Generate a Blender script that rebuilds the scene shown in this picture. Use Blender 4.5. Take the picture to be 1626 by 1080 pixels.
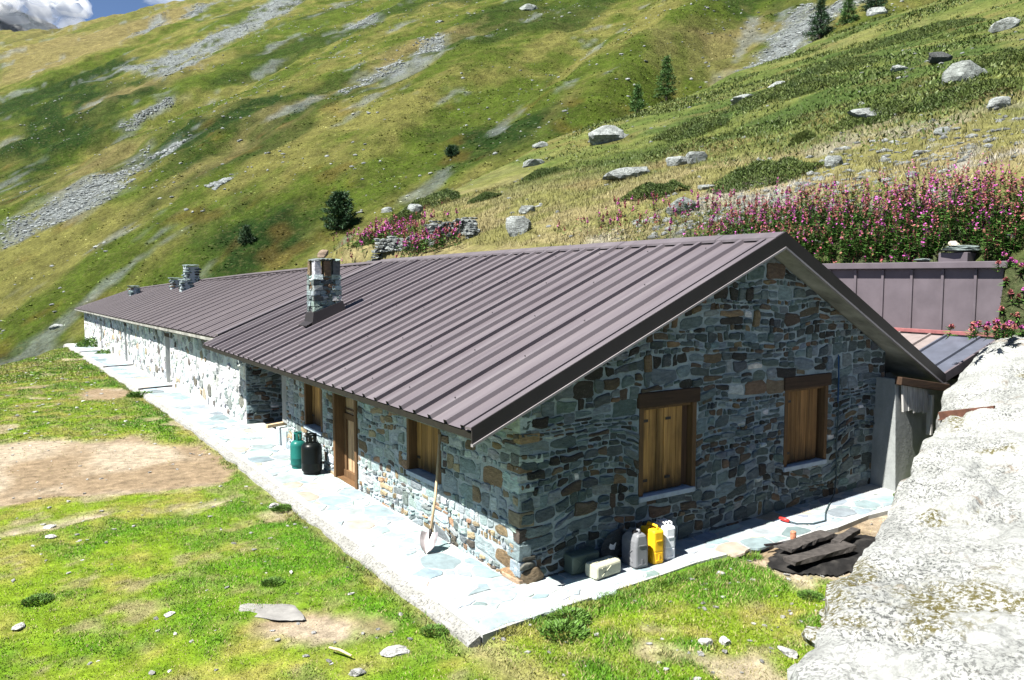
import bpy, bmesh, math, random
import numpy as np
from mathutils import Vector, Matrix
#CAMERA
S = bpy.context.scene
for _o in list(bpy.data.objects): bpy.data.objects.remove(_o)
COL = S.collection
cam_d = bpy.data.cameras.new('camera'); cam = bpy.data.objects.new('camera', cam_d); COL.objects.link(cam)
cam_d.sensor_width = 36.0; cam_d.lens = 1250 / 1626 * 36.0
cam_d.clip_start = 0.1; cam_d.clip_end = 12000
cam.location = (-5.02, -7.45, 3.6)
cam.rotation_euler = (math.radians(90 - 4.665), 0, math.radians(-33.369))
S.camera = cam

# ---- sky, sun, exposure
SUN_TO = Vector((-1.0, -0.07, 1.5)).normalized()          # towards the sun
SUN_EL = math.asin(SUN_TO.z)
SUN_AZ = math.atan2(SUN_TO.x, SUN_TO.y)
W = bpy.data.worlds.new('World'); S.world = W; W.use_nodes = True
wn = W.node_tree; wn.nodes.clear()
w_out = wn.nodes.new('ShaderNodeOutputWorld'); w_bg = wn.nodes.new('ShaderNodeBackground')
sky = wn.nodes.new('ShaderNodeTexSky'); sky.sky_type = 'NISHITA'; sky.sun_disc = False
sky.sun_elevation = SUN_EL; sky.sun_rotation = SUN_AZ
sky.altitude = 2400; sky.air_density = 0.65; sky.dust_density = 0.0; sky.ozone_density = 2.0
w_bg.inputs['Strength'].default_value = 0.05
# broken summer cloud, laid out on the sky's own direction vector
w_tc = wn.nodes.new('ShaderNodeTexCoord')
w_no = wn.nodes.new('ShaderNodeTexNoise'); w_no.inputs['Scale'].default_value = 6.0; w_no.inputs['Detail'].default_value = 9; w_no.inputs['Roughness'].default_value = 0.58
w_mp = wn.nodes.new('ShaderNodeMapping'); w_mp.inputs['Scale'].default_value = (1, 1, 1.7); w_mp.inputs['Location'].default_value = (0.05, 0.4, 0.1)
w_cr = wn.nodes.new('ShaderNodeValToRGB'); w_cr.color_ramp.elements[0].position = 0.52; w_cr.color_ramp.elements[1].position = 0.64
w_mx = wn.nodes.new('ShaderNodeMix'); w_mx.data_type = 'RGBA'
w_mx.inputs[7].default_value = (6.6, 6.9, 7.3, 1)
wn.links.new(w_tc.outputs['Generated'], w_mp.inputs['Vector']); wn.links.new(w_mp.outputs[0], w_no.inputs['Vector'])
w_dot = wn.nodes.new('ShaderNodeVectorMath'); w_dot.operation = 'DOT_PRODUCT'; w_dot.inputs[1].default_value = (0.03, 0.945, 0.325)
w_mr = wn.nodes.new('ShaderNodeMapRange'); w_mr.inputs[1].default_value = 0.90; w_mr.inputs[2].default_value = 0.985
w_mu = wn.nodes.new('ShaderNodeMath'); w_mu.operation = 'MULTIPLY'
wn.links.new(w_tc.outputs['Generated'], w_dot.inputs[0]); wn.links.new(w_dot.outputs['Value'], w_mr.inputs[0])
wn.links.new(w_no.outputs['Fac'], w_cr.inputs[0]); wn.links.new(w_cr.outputs[0], w_mu.inputs[0]); wn.links.new(w_mr.outputs[0], w_mu.inputs[1]); wn.links.new(w_mu.outputs[0], w_mx.inputs[0])
wn.links.new(sky.outputs[0], w_mx.inputs[6]); wn.links.new(w_mx.outputs[2], w_bg.inputs['Color'])
wn.links.new(w_bg.outputs[0], w_out.inputs[0])
sun_d = bpy.data.lights.new('sun', 'SUN'); sun_d.energy = 5.0; sun_d.angle = math.radians(0.53); sun_d.color = (1.0, 0.965, 0.9)
sun = bpy.data.objects.new('sun', sun_d); COL.objects.link(sun)
sun.rotation_euler = SUN_TO.to_track_quat('Z', 'Y').to_euler(); sun.location = (-40, 0, 60)
S.view_settings.view_transform = 'Standard'; S.view_settings.look = 'None'
S.view_settings.gamma = 1.0; S.view_settings.use_curve_mapping = False
S.view_settings.exposure = 1.75
S.render.engine = 'CYCLES'
S.cycles.volume_bounces = 2; S.cycles.max_bounces = 6; S.cycles.diffuse_bounces = 3; S.cycles.glossy_bounces = 2; S.cycles.transparent_max_bounces = 6
S.cycles.use_adaptive_sampling = True; S.cycles.adaptive_threshold = 0.02; S.cycles.use_denoising = True

#TERRAIN
# ---- noise and terrain heights (plain numpy)
def _h(ix, iy, seed):
    n = (ix.astype(np.int64) * 374761393 + iy.astype(np.int64) * 668265263 + seed * 974634541) & 0xffffffff
    n = ((n ^ (n >> 13)) * 1274126177) & 0xffffffff
    n = n ^ (n >> 16)
    return (n & 0xffffff) / float(0xffffff)
def vn(x, y, seed=0):
    x = np.asarray(x, float); y = np.asarray(y, float)
    ix = np.floor(x); iy = np.floor(y); fx = x - ix; fy = y - iy
    fx = fx * fx * fx * (fx * (fx * 6 - 15) + 10); fy = fy * fy * fy * (fy * (fy * 6 - 15) + 10)
    a = _h(ix, iy, seed); b = _h(ix + 1, iy, seed); c = _h(ix, iy + 1, seed); d = _h(ix + 1, iy + 1, seed)
    return (a * (1 - fx) + b * fx) * (1 - fy) + (c * (1 - fx) + d * fx) * fy
def fbm(x, y, oct=4, seed=0, gain=0.5):
    t = 0; a = 1; s = 0
    for k in range(oct):
        t = t + a * vn(np.asarray(x) * 2 ** k + 17.3 * k, np.asarray(y) * 2 ** k - 9.1 * k, seed + k); s += a; a *= gain
    return t / s
def sstep(a, b, x):
    t = np.clip((np.asarray(x, float) - a) / (b - a), 0, 1); return t * t * (3 - 2 * t)
def base_z(y):                                   # fall of the yard along the long barn
    return -0.014 * np.clip(np.asarray(y, float) - 12, 0, 80)
def h_ground(x, y):
    x = np.asarray(x, float); y = np.asarray(y, float)
    z = base_z(y) + 0.03 * np.clip(x - 1.5, 0, 6) * sstep(1.0, 0.0, y)
    z = z + 0.05 * (fbm(x * .5, y * .5, 3, 5) - .5) * sstep(-1.1, -2.0, x) + 0.02 * (fbm(x * 3, y * 3, 2, 9) - .5)
    d = (y - (50 + 3.2 * x)) * 0.3 + 1.2 * (fbm(x * .3, y * .3, 2, 31) - .5)
    z = z - 0.5 * np.clip(d, 0, None) ** 1.15
    return z
EDGE = np.array([(2, 12), (7, 26.6), (13.9, 33.9), (23.3, 39.7), (42, 51.3), (58, 58.7), (81, 67.6), (108, 73.8), (143, 80.6), (260, 102)])
def edge_d(x, y):                                 # signed distance, positive on the near side of the spur's crest
    x = np.asarray(x, float); y = np.asarray(y, float)
    ye = np.interp(x, EDGE[:, 0], EDGE[:, 1]); sl = np.interp(x, EDGE[:-1, 0], np.diff(EDGE[:, 1]) / np.diff(EDGE[:, 0]))
    return (ye - y) / np.sqrt(1 + sl * sl)
def h_near(x, y):
    x = np.asarray(x, float); y = np.asarray(y, float)
    z = 0.15 + .35 * x + .045 * y + 0.8 * (fbm(x * .12, y * .12, 3, 41) - .5) * sstep(9, 18, x) + 2.6 * (fbm(x * .035, y * .035, 2, 47) - .5) * sstep(15, 45, x)
    z = z + .16 * (fbm(x * .9, y * .9, 3, 43) - .5)
    e = edge_d(x, y) + 4 * (fbm(x * .08, y * .08, 3, 51) - .5) * sstep(6, 30, x)
    z = z - np.where(e < 0, 0.5 * -e * sstep(0, 6, -e) + .0, 0)
    xs = np.where(y < -.35, 9.6, np.where(y < 12.8, 10.2, 9.0))
    z = np.minimum(z, (x - xs) * 6 + .6)
    return z
GX, GY = math.sin(math.radians(58)), math.cos(math.radians(58))
def h_far(x, y):
    x = np.asarray(x, float); y = np.asarray(y, float)
    s = GX * x + GY * y; c = -GY * x + GX * y
    s = s + 6 * (fbm(x * .02, y * .02, 2, 63) - .5)
    cw = c + 14 * (fbm(s * .012, c * .012, 2, 61) - .5)
    z = -6 + .55 * (s - 55)
    am = sstep(40, 130, s)
    z = z + am * (19 * (fbm(cw / 62., s / 420., 2, 71) - .5) + 9 * (fbm(cw / 21., s / 150., 2, 73) - .5) + 3.4 * (fbm(x / 9., y / 9., 3, 77) - .5))
    z = z - .55 * np.clip(s - 475, 0, None) - .0016 * np.clip(s - 420, 0, None) ** 2
    z = np.where(s < 55, -6 + .25 * (s - 55), z)
    return z

# ---- measured positions of patches, rocks and plants
DIRT=[[(2.7,-.7),(7.2,-.7),(7.2,-2.4),(4.6,-2.4),(3.9,-2.15),(2.7,-1.9)],[(-7.5,12.3),(-4.31,13.38),(-3.51,12.26),(-2.62,12.28),(-2.38,12.61),(-2.14,11.13),(-1.35,10.51),(-1.19,9.47),(-1.21,7.66),(-1.88,6.97),(-3.11,6.98),(-4.2,7.36),(-7.5,7.7)],[(-2.94,21.74),(-2.25,22.85),(-1.06,22.16),(-1.17,20.41),(-2.06,19.43),(-2.89,19.75)],[(-2.97,0.86),(-2.58,0.92),(-1.81,0.66),(-1.68,-0.12),(-1.91,-0.25),(-2.34,0.04),(-2.94,0.6)],[(-5.09,5.97),(-3.67,6.24),(-3.6,6.0),(-5.09,5.53)],[(-2.66,5.63),(-1.83,6.07),(-1.89,5.69),(-2.63,5.29)],[(3.04,-0.71),(3.59,-1.08),(3.43,-1.92),(3.02,-2.11),(2.82,-1.48),(2.65,-0.94)],[(-2.45,0.09),(-2.13,-0.11),(-1.92,-0.26),(-2.14,-0.12)],[(-1.88,4.52),(-1.38,4.59),(-1.4,4.19),(-1.81,4.11)]]
SCREE=[[(-3.4,165.7),(2.6,163.1),(7.9,165.5),(12.7,169.4),(18.5,170.1),(18.0,154.6),(13.5,148.9),(6.5,149.0),(0.0,152.4),(-3.7,152.1)],[(39.8,373.3),(50.8,348.8),(63.6,365.4),(82.2,377.4),(99.4,388.7),(128.6,446.2),(137.1,450.6),(131.7,387.2),(102.4,330.6),(90.2,325.5),(74.6,323.4),(57.6,269.9),(42.7,253.5),(47.1,312.6)],[(57.8,470.7),(85.9,543.6),(96.3,555.1),(95.5,539.1),(68.4,468.3),(53.2,415.4)],[(97.3,515.6),(119.2,574.2),(131.4,564.2),(107.7,504.3),(93.6,478.1)],[(111.3,95.4),(121.3,98.0),(134.0,103.8),(144.7,107.5),(150.6,110.3),(144.1,89.7),(136.7,89.5),(125.8,88.5),(116.8,91.3)],[(62.2,166.8),(72.9,171.9),(83.5,176.6),(82.2,171.9),(71.6,168.9),(61.5,163.1)],[(26.1,133.3),(31.2,134.7),(30.6,131.2),(26.4,130.4)],[(106.4,270.8),(122.9,280.2),(112.3,255.3),(100.8,254.1)],[(89.1,182.6),(101.0,194.6),(97.8,180.3),(91.4,173.0),(85.2,171.2)],[(24.0,218.9),(37.9,227.9),(38.1,225.2),(24.7,214.2)],[(23.3,169.9),(31.5,174.0),(31.6,171.3),(22.8,164.0)],[(6.3,158.2),(24.7,178.2),(24.8,175.6),(7.8,152.5)]]
DARKV=[[(1.1,383.7),(22.2,361.0),(44.4,309.4),(39.6,251.3),(22.2,228.7),(17.1,210.5),(5.4,214.5),(-1.8,243.2)],[(18.4,173.8),(32.7,179.2),(50.0,181.2),(60.7,174.9),(51.2,162.4),(30.9,154.1),(21.1,150.6)],[(-2.2,222.7),(7.9,204.1),(3.5,179.4),(-2.9,191.0)],[(15.2,393.1),(48.6,383.3),(47.3,357.1),(20.0,361.3)],[(25.7,176.9),(38.6,187.4),(35.8,172.5),(26.8,169.2)],[(21.0,123.6),(31.0,117.3),(35.1,101.2),(30.2,97.5),(17.7,108.0)],[(64.2,123.5),(75.5,98.3),(65.9,85.7),(55.2,92.9),(56.6,109.3)]]
DRYV=[[(5.8,180.5),(21.1,188.1),(25.2,185.4),(21.2,176.0),(8.1,166.9)],[(26.0,147.4),(44.0,161.0),(64.7,175.4),(60.3,167.8),(41.6,153.0),(25.4,139.8)],[(7.0,672.0),(80.0,552.7),(114.9,573.4),(100.1,485.8),(52.8,412.3),(2.3,448.3)],[(70.9,178.7),(118.4,197.8),(114.7,188.3),(71.4,164.9)],[(28.7,317.0),(57.0,285.7),(53.2,259.4),(24.3,245.0)],[(119.3,114.6),(145.4,118.4),(136.4,105.8),(116.3,96.8),(104.2,98.0)]]
BOULDERS = [
  ((33.29, 38.12, 13.47), 3.35, 1.67, 'n'),
  ((85.35, 105.39, 36.82), 2.93, 1.13, 'f'),
  ((20.3, 20.91, 8.22), 1.96, 0.71, 'n'),
  ((14.66, 11.87, 5.73), 0.98, 0.77, 'n'),
  ((35.31, 13.57, 13.2), 2.11, 1.37, 'n'),
  ((64.01, 24.98, 23.36), 2.12, 1.32, 'n'),
  ((25.69, 7.14, 9.64), 0.87, 0.59, 'n'),
  ((26.65, 12.6, 10.23), 2.09, 0.7, 'n'),
  ((12.16, 18.05, 5.25), 0.88, 0.93, 'n'),
  ((15.56, 22.49, 6.47), 0.75, 0.46, 'n'),
  ((15.3, 33.54, 7.08), 1.01, 0.86, 'n'),
  ((27.09, 38.57, 11.31), 1.5, 0.57, 'n'),
  ((33.43, 46.31, 14.22), 1.25, 0.57, 'n'),
  ((22.73, 19.09, 8.89), 0.89, 0.77, 'n'),
  ((22.25, 19.9, 8.83), 0.9, 0.54, 'n'),
  ((19.85, 9.71, 7.43), 0.53, 0.53, 'n'),
  ((47.69, 34.15, 18.51), 1.5, 0.6, 'n'),
  ((42.05, 32.59, 16.38), 2.04, 0.65, 'n'),
  ((42.08, 95.71, 12.45), 1.78, 1.15, 'f'),
  ((44.24, 19.42, 16.7), 1.62, 0.77, 'n'),
  ((43.24, 21.65, 16.46), 1.19, 0.44, 'n'),
  ((22.7, 7.56, 8.52), 0.52, 0.31, 'n'),
  ((134.27, 195.37, 83.9), 4.58, 2.29, 'f'),
  ((1.71, 110.33, -3.25), 1.96, 0.9, 'f'),
  ((9.49, 153.06, 15.04), 1.8, 0.9, 'f'),
  ((14.16, 5.66, 5.38), 0.75, 0.2, 'n'),
  ((133.19, 79.82, 51.09), 3.24, 2.31, 'f'),
  ((17.65, 13.69, 6.87), 0.62, 0.24, 'n'),
  ((20.55, 13.44, 7.96), 0.5, 0.3, 'n'),
  ((110.84, 207.28, 78.54), 3.78, 1.51, 'f')]
TREES = [
  ((35.74, 97.94, 9.89), 4.56, 5.08, 'f'),
  ((25.24, 106.58, 7.68), 2.31, 3.02, 'f'),
  ((53.46, 56.96, 21.07), 2.02, 2.97, 'n'),
  ((93.92, 94.19, 34.05), 4.15, 7.2, 'f'),
  ((125.41, 86.6, 47.44), 5.15, 7.02, 'f'),
  ((128.99, 83.36, 49.49), 3.95, 6.05, 'f'),
  ((133.97, 81.33, 51.85), 5.38, 5.61, 'f'),
  ((58.3, 106.36, 22.97), 2.46, 1.64, 'f')]
JUNIPERS = [
  ((18.67, 11.74, 7.1), 3.44, 0.92, 'n'),
  ((16.63, 15.33, 6.67), 2.2, 0.73, 'n'),
  ((39.17, 13.53, 14.6), 2.94, 1.63, 'n'),
  ((28.38, 9.55, 10.79), 3.83, 0.87, 'n'),
  ((26.63, 12.54, 10.22), 2.94, 0.96, 'n'),
  ((23.62, 32.39, 9.69), 2.48, 0.77, 'n'),
  ((17.47, 35.19, 7.88), 3.42, 1.29, 'n'),
  ((14.12, 32.58, 6.59), 1.88, 0.84, 'n'),
  ((18.07, 30.35, 7.86), 1.75, 0.49, 'n'),
  ((33.6, 29.75, 12.94), 4.52, 1.4, 'n'),
  ((41.25, 28.37, 16.04), 7.37, 1.73, 'n'),
  ((79.48, 41.85, 29.3), 10.92, 2.73, 'n'),
  ((10.84, 29.34, 5.26), 1.88, 0.63, 'n'),
  ((24.32, 14.39, 9.34), 0.92, 0.7, 'n'),
  ((52.16, 32.07, 20.05), 6.04, 1.71, 'n')]
RUIN = [
  ((10.59, 22.18, 4.82), 0.03, 0.03, 'n'),
  ((11.21, 20.35, 4.95), 0.03, 0.03, 'n'),
  ((9.62, 25.84, 4.34), 0.03, 0.03, 'n'),
  ((9.98, 23.34, 4.68), 0.03, 0.03, 'n')]
FLOWERPATCH = [
  ((9.7, 29.01, 4.82), 0.03, 0.03, 'n'),
  ((10.94, 28.07, 5.21), 0.03, 0.03, 'n'),
  ((9.64, 23.25, 4.46), 0.03, 0.03, 'n'),
  ((9.89, 20.85, 4.51), 0.03, 0.03, 'n'),
  ((12.03, 11.61, 4.92), 0.02, 0.02, 'n'),
  ((12.3, 9.16, 4.9), 0.02, 0.02, 'n'),
  ((12.25, 7.24, 4.74), 0.02, 0.02, 'n')]
# ---- helpers
rng = random.Random(7); nr = np.random.default_rng(7)
def in_poly(x, y, P):
    inside = np.zeros(np.shape(x), bool); n = len(P); j = n - 1
    for i in range(n):
        xi, yi = P[i]; xj, yj = P[j]
        with np.errstate(divide='ignore', invalid='ignore'):
            c = ((yi > y) != (yj > y)) & (x < (xj - xi) * (y - yi) / ((yj - yi) if yj != yi else 1e-9) + xi)
        inside ^= c; j = i
    return inside
def mask(x, y, polys, jit, scale, seed):
    """soft union of polygons: four jittered tests averaged"""
    x = np.asarray(x, float); y = np.asarray(y, float); t = 0
    for k in range(4):
        dx = (fbm(x * scale, y * scale, 3, seed + 11 * k) - .5) * jit * (1 + .5 * k); dy = (fbm(x * scale, y * scale, 3, seed + 5 + 11 * k) - .5) * jit * (1 + .5 * k)
        m = np.zeros(x.shape, bool)
        for P in polys:
            if len(P) > 2: m |= in_poly(x + dx, y + dy, P)
        t = t + m.astype(float)
    return t / 4

def base_of(o):
    v = Vector(o.location)
    while o.parent is not None: o = o.parent; v = v + o.location
    return v
class MB:
    def __init__(s): s.v = []; s.f = []; s.c = []; s.mi = []; s.col = (.5, .5, .5); s.m = 0
    def add(s, verts, faces, col=None):
        o = len(s.v); s.v.extend(tuple(p) for p in verts); s.c.extend([col or s.col] * len(verts))
        for f in faces: s.f.append([o + i for i in f]); s.mi.append(s.m)
    def quad(s, a, b, c, d): s.add([a, b, c, d], [(0, 1, 2, 3)])
    def hexa(s, p):       # 8 corners: 0-3 bottom loop, 4-7 top loop
        s.add(p, [(3, 2, 1, 0), (4, 5, 6, 7), (0, 1, 5, 4), (1, 2, 6, 5), (2, 3, 7, 6), (3, 0, 4, 7)])
    def box(s, x0, x1, y0, y1, z0, z1): s.hexa([(x0, y0, z0), (x1, y0, z0), (x1, y1, z0), (x0, y1, z0), (x0, y0, z1), (x1, y0, z1), (x1, y1, z1), (x0, y1, z1)])
    def obox(s, c, e1, e2, e3):   # oriented box: centre and three half-axes
        c, e1, e2, e3 = map(Vector, (c, e1, e2, e3))
        s.hexa([c - e1 - e2 - e3, c + e1 - e2 - e3, c + e1 + e2 - e3, c - e1 + e2 - e3, c - e1 - e2 + e3, c + e1 - e2 + e3, c + e1 + e2 + e3, c - e1 + e2 + e3])
    def bar(s, a, b, w, h, up=(0, 0, 1)):
        a, b = Vector(a), Vector(b); d = (b - a); u = Vector(up); sd = d.cross(u).normalized(); uu = sd.cross(d).normalized()
        s.obox((a + b) / 2, d / 2, sd * w / 2, uu * h / 2)
    def tube(s, pts, r, seg=8, caps=True):
        pts = [Vector(p) for p in pts]; rs = r if isinstance(r, (list, tuple)) else [r] * len(pts); V = []; Fc = []
        prev = None
        for i, p in enumerate(pts):
            d = (pts[min(i + 1, len(pts) - 1)] - pts[max(i - 1, 0)]).normalized()
            if prev is None:
                a = Vector((0, 0, 1)) if abs(d.z) < .9 else Vector((1, 0, 0)); n1 = d.cross(a).normalized()
            else: n1 = (prev - d * prev.dot(d)).normalized()
            prev = n1; n2 = d.cross(n1)
            for k in range(seg):
                t = 2 * math.pi * k / seg; V.append(p + (n1 * math.cos(t) + n2 * math.sin(t)) * rs[i])
        for i in range(len(pts) - 1):
            for k in range(seg):
                k2 = (k + 1) % seg; Fc.append((i * seg + k, i * seg + k2, (i + 1) * seg + k2, (i + 1) * seg + k))
        if caps: Fc.append(tuple(range(seg - 1, -1, -1))); Fc.append(tuple((len(pts) - 1) * seg + k for k in range(seg)))
        s.add(V, Fc)
    def lathe(s, prof, c=(0, 0, 0), seg=24):
        V = []; Fc = []
        for r, z in prof:
            for k in range(seg):
                t = 2 * math.pi * k / seg; V.append((c[0] + r * math.cos(t), c[1] + r * math.sin(t), c[2] + z))
        for i in range(len(prof) - 1):
            for k in range(seg):
                k2 = (k + 1) % seg; Fc.append((i * seg + k, i * seg + k2, (i + 1) * seg + k2, (i + 1) * seg + k))
        Fc.append(tuple(range(seg - 1, -1, -1))); Fc.append(tuple((len(prof) - 1) * seg + k for k in range(seg)))
        s.add(V, Fc)
    def prism(s, poly, z0, z1):
        n = len(poly); s.add([(p[0], p[1], z0) for p in poly] + [(p[0], p[1], z1) for p in poly],
            [tuple(range(n - 1, -1, -1)), tuple(range(n, 2 * n))] + [(i, (i + 1) % n, n + (i + 1) % n, n + i) for i in range(n)])
    def build(s, name, mats, parent=None, smooth=False, bevel=0, origin=None, sub=0):
        me = bpy.data.meshes.new(name)
        V = np.array(s.v, np.float32).reshape(-1, 3)
        if parent is not None and origin is None: origin = base_of(parent)
        if origin is not None: V = V - np.array(origin, np.float32)
        me.from_pydata(V.tolist(), [], s.f)
        if not isinstance(mats, (list, tuple)): mats = [mats]
        for m in mats: me.materials.append(m)
        me.polygons.foreach_set('material_index', s.mi)
        a = me.attributes.new('Col', 'FLOAT_COLOR', 'POINT')
        a.data.foreach_set('color', np.array([(c[0], c[1], c[2], 1) for c in s.c], np.float32).ravel())
        if smooth: me.polygons.foreach_set('use_smooth', [True] * len(s.f))
        me.update()
        o = bpy.data.objects.new(name, me); COL.objects.link(o)
        if parent is not None: o.parent = parent
        elif origin is not None: o.location = origin
        if bevel:
            b = o.modifiers.new('bevel', 'BEVEL'); b.width = bevel; b.segments = 2; b.limit_method = 'ANGLE'
        if sub:
            b = o.modifiers.new('sub', 'SUBSURF'); b.levels = b.render_levels = sub
        return o
def np_mesh(name, V, Q, col, mat, parent=None, origin=None, smooth=False):
    """fast mesh from arrays: V (n,3), Q (m,k) faces of equal size, col (n,3)"""
    V = np.asarray(V, np.float32)
    if parent is not None and origin is None: origin = base_of(parent)
    if origin is not None: V = V - np.array(origin, np.float32)
    me = bpy.data.meshes.new(name); Q = np.asarray(Q, np.int32); m, k = Q.shape
    me.vertices.add(len(V)); me.vertices.foreach_set('co', V.ravel())
    me.loops.add(m * k); me.loops.foreach_set('vertex_index', Q.ravel())
    me.polygons.add(m); me.polygons.foreach_set('loop_start', np.arange(m, dtype=np.int32) * k)
    me.polygons.foreach_set('loop_total', np.full(m, k, np.int32))
    if smooth: me.polygons.foreach_set('use_smooth', np.ones(m, bool))
    me.update(calc_edges=True)
    a = me.attributes.new('Col', 'FLOAT_COLOR', 'POINT')
    c4 = np.ones((len(V), 4), np.float32); c4[:, :3] = col; a.data.foreach_set('color', c4.ravel())
    me.materials.append(mat); me.validate()
    o = bpy.data.objects.new(name, me); COL.objects.link(o)
    if parent is not None: o.parent = parent
    elif origin is not None: o.location = origin
    return o
def tag(o, label=None, cat=None, group=None, kind=None):
    if label: o['label'] = label
    if cat: o['category'] = cat
    if group: o['group'] = group
    if kind: o['kind'] = kind
    return o
def empty(name, loc, label, cat, group=None):
    o = bpy.data.objects.new(name, None); COL.objects.link(o); o.location = loc; o.empty_display_size = .2
    return tag(o, label, cat, group)

# ---- materials
class Mt:
    def __init__(s, name, rough=.85, spec=.25):
        s.m = bpy.data.materials.new(name); s.m.use_nodes = True; s.nt = s.m.node_tree
        s.b = s.nt.nodes['Principled BSDF']; s.b.inputs['Roughness'].default_value = rough; s.b.inputs['Specular IOR Level'].default_value = spec
        s._pos = None
    def n(s, t, **k):
        x = s.nt.nodes.new(t)
        for a, v in k.items(): setattr(x, a, v)
        return x
    def L(s, a, b): s.nt.links.new(a, b)
    def pos(s, scale=(1, 1, 1), rot=(0, 0, 0)):
        g = s.n('ShaderNodeNewGeometry'); mp = s.n('ShaderNodeMapping'); mp.inputs['Scale'].default_value = scale; mp.inputs['Rotation'].default_value = rot
        s.L(g.outputs['Position'], mp.inputs['Vector']); return mp.outputs[0]
    def noise(s, scale, detail=4, rough=.55, vec=None, dist=0):
        x = s.n('ShaderNodeTexNoise'); x.inputs['Scale'].default_value = scale; x.inputs['Detail'].default_value = detail; x.inputs['Roughness'].default_value = rough; x.inputs['Distortion'].default_value = dist
        s.L(vec if vec is not None else s.pos(), x.inputs['Vector']); return x.outputs['Fac']
    def voro(s, scale, vec=None, feature='F1', out='Distance'):
        x = s.n('ShaderNodeTexVoronoi'); x.feature = feature; x.inputs['Scale'].default_value = scale
        s.L(vec if vec is not None else s.pos(), x.inputs['Vector']); return x.outputs[out]
    def ramp(s, fac, stops):
        r = s.n('ShaderNodeValToRGB'); e = r.color_ramp.elements
        while len(e) < len(stops): e.new(.5)
        for i, (p, c) in enumerate(stops):
            e[i].position = p; e[i].color = (c, c, c, 1) if isinstance(c, (int, float)) else (*c, 1)
        s.L(fac, r.inputs[0]); return r.outputs[0]
    def mix(s, fac, a, b, mode='MIX'):
        x = s.n('ShaderNodeMix'); x.data_type = 'RGBA'; x.blend_type = mode
        for v, i in ((fac, 0), (a, 6), (b, 7)):
            if hasattr(v, 'is_linked') or hasattr(v, 'links'): s.L(v, x.inputs[i])
            elif isinstance(v, (int, float)) and i == 0: x.inputs[0].default_value = v
            else: x.inputs[i].default_value = (*v, 1) if not isinstance(v, (int, float)) else (v, v, v, 1)
        return x.outputs[2]
    def attr(s, name='Col'):
        a = s.n('ShaderNodeAttribute'); a.attribute_name = name; return a.outputs['Color']
    def math(s, op, a, b):
        x = s.n('ShaderNodeMath'); x.operation = op
        for v, i in ((a, 0), (b, 1)):
            if isinstance(v, (int, float)): x.inputs[i].default_value = v
            else: s.L(v, x.inputs[i])
        return x.outputs[0]
    def bump(s, h, strength=.5, dist=.02):
        x = s.n('ShaderNodeBump'); x.inputs['Strength'].default_value = strength; x.inputs['Distance'].default_value = dist
        s.L(h, x.inputs['Height']); s.L(x.outputs[0], s.b.inputs['Normal'])
    def col(s, c):
        if isinstance(c, tuple): s.b.inputs['Base Color'].default_value = (*c, 1)
        else: s.L(c, s.b.inputs['Base Color'])
        return s
def mat_attr(name, rough=.85, var=.35, scale=8, bump=.4, bscale=40, bdist=.01, spec=.2, detail=5):
    """colour held by the mesh, broken up by two noises"""
    m = Mt(name, rough, spec); c = m.attr()
    f = m.ramp(m.noise(scale, detail, .65), [(.28, 1 - var), (.72, 1 + var * .8)])
    c2 = m.mix(1.0, c, f, 'MULTIPLY'); m.col(c2)
    if bump: m.bump(m.noise(bscale, 5, .65), bump, bdist)
    return m.m
def mat_plain(name, colr, rough=.6, var=.2, scale=6, bump=.15, bscale=60, bdist=.004, spec=.3, metal=0):
    m = Mt(name, rough, spec); a = tuple(c * (1 - var) for c in colr); b = tuple(min(1, c * (1 + var)) for c in colr)
    m.col(m.ramp(m.noise(scale, 6, .6), [(.3, a), (.7, b)])); m.b.inputs['Metallic'].default_value = metal
    if bump: m.bump(m.noise(bscale, 4, .6), bump, bdist)
    return m.m
MAT = {}
# rubble stone, with schist streaks and lichen freckles
m = Mt('rubble_stone', .82, .25); c = m.attr()
st = m.noise(9, 7, .68, m.pos((1, 1, 2.6))); sp = m.noise(55, 4, .7)
c = m.mix(1.0, c, m.ramp(st, [(.25, .5), (.5, .95), (.75, 1.5)]), 'MULTIPLY')
c = m.mix(m.ramp(sp, [(.6, 0.), (.72, .35)]), c, (.42, .45, .4)); m.col(c)
m.bump(m.math('ADD', m.noise(14, 6, .7, m.pos((1, 1, 2.2))), m.math('MULTIPLY', m.noise(60, 4, .7), .4)), .9, .03)
MAT['stone'] = m.m
m = Mt('lime_mortar', .92, .1)
c = m.ramp(m.noise(5, 6, .65), [(.3, (.22, .26, .27)), (.55, (.31, .35, .36)), (.75, (.4, .43, .42))])
c = m.mix(m.ramp(m.noise(38, 4, .7), [(.56, 0.), (.68, .5)]), c, (.2, .2, .18)); m.col(c)
m.bump(m.noise(35, 6, .7), .7, .02); MAT['mortar'] = m.m
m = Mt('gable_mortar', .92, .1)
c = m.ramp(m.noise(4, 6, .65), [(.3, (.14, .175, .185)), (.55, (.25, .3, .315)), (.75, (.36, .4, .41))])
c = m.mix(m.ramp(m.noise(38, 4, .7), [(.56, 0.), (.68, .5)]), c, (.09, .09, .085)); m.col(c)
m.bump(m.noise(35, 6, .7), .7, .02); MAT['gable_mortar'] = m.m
m = Mt('barn_render', .92, .1)
c = m.ramp(m.noise(3, 6, .65), [(.3, (.42, .45, .45)), (.6, (.55, .57, .56)), (.8, (.62, .63, .6))]); m.col(c)
m.bump(m.noise(20, 6, .7), .8, .03); MAT['barn_mortar'] = m.m
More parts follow.
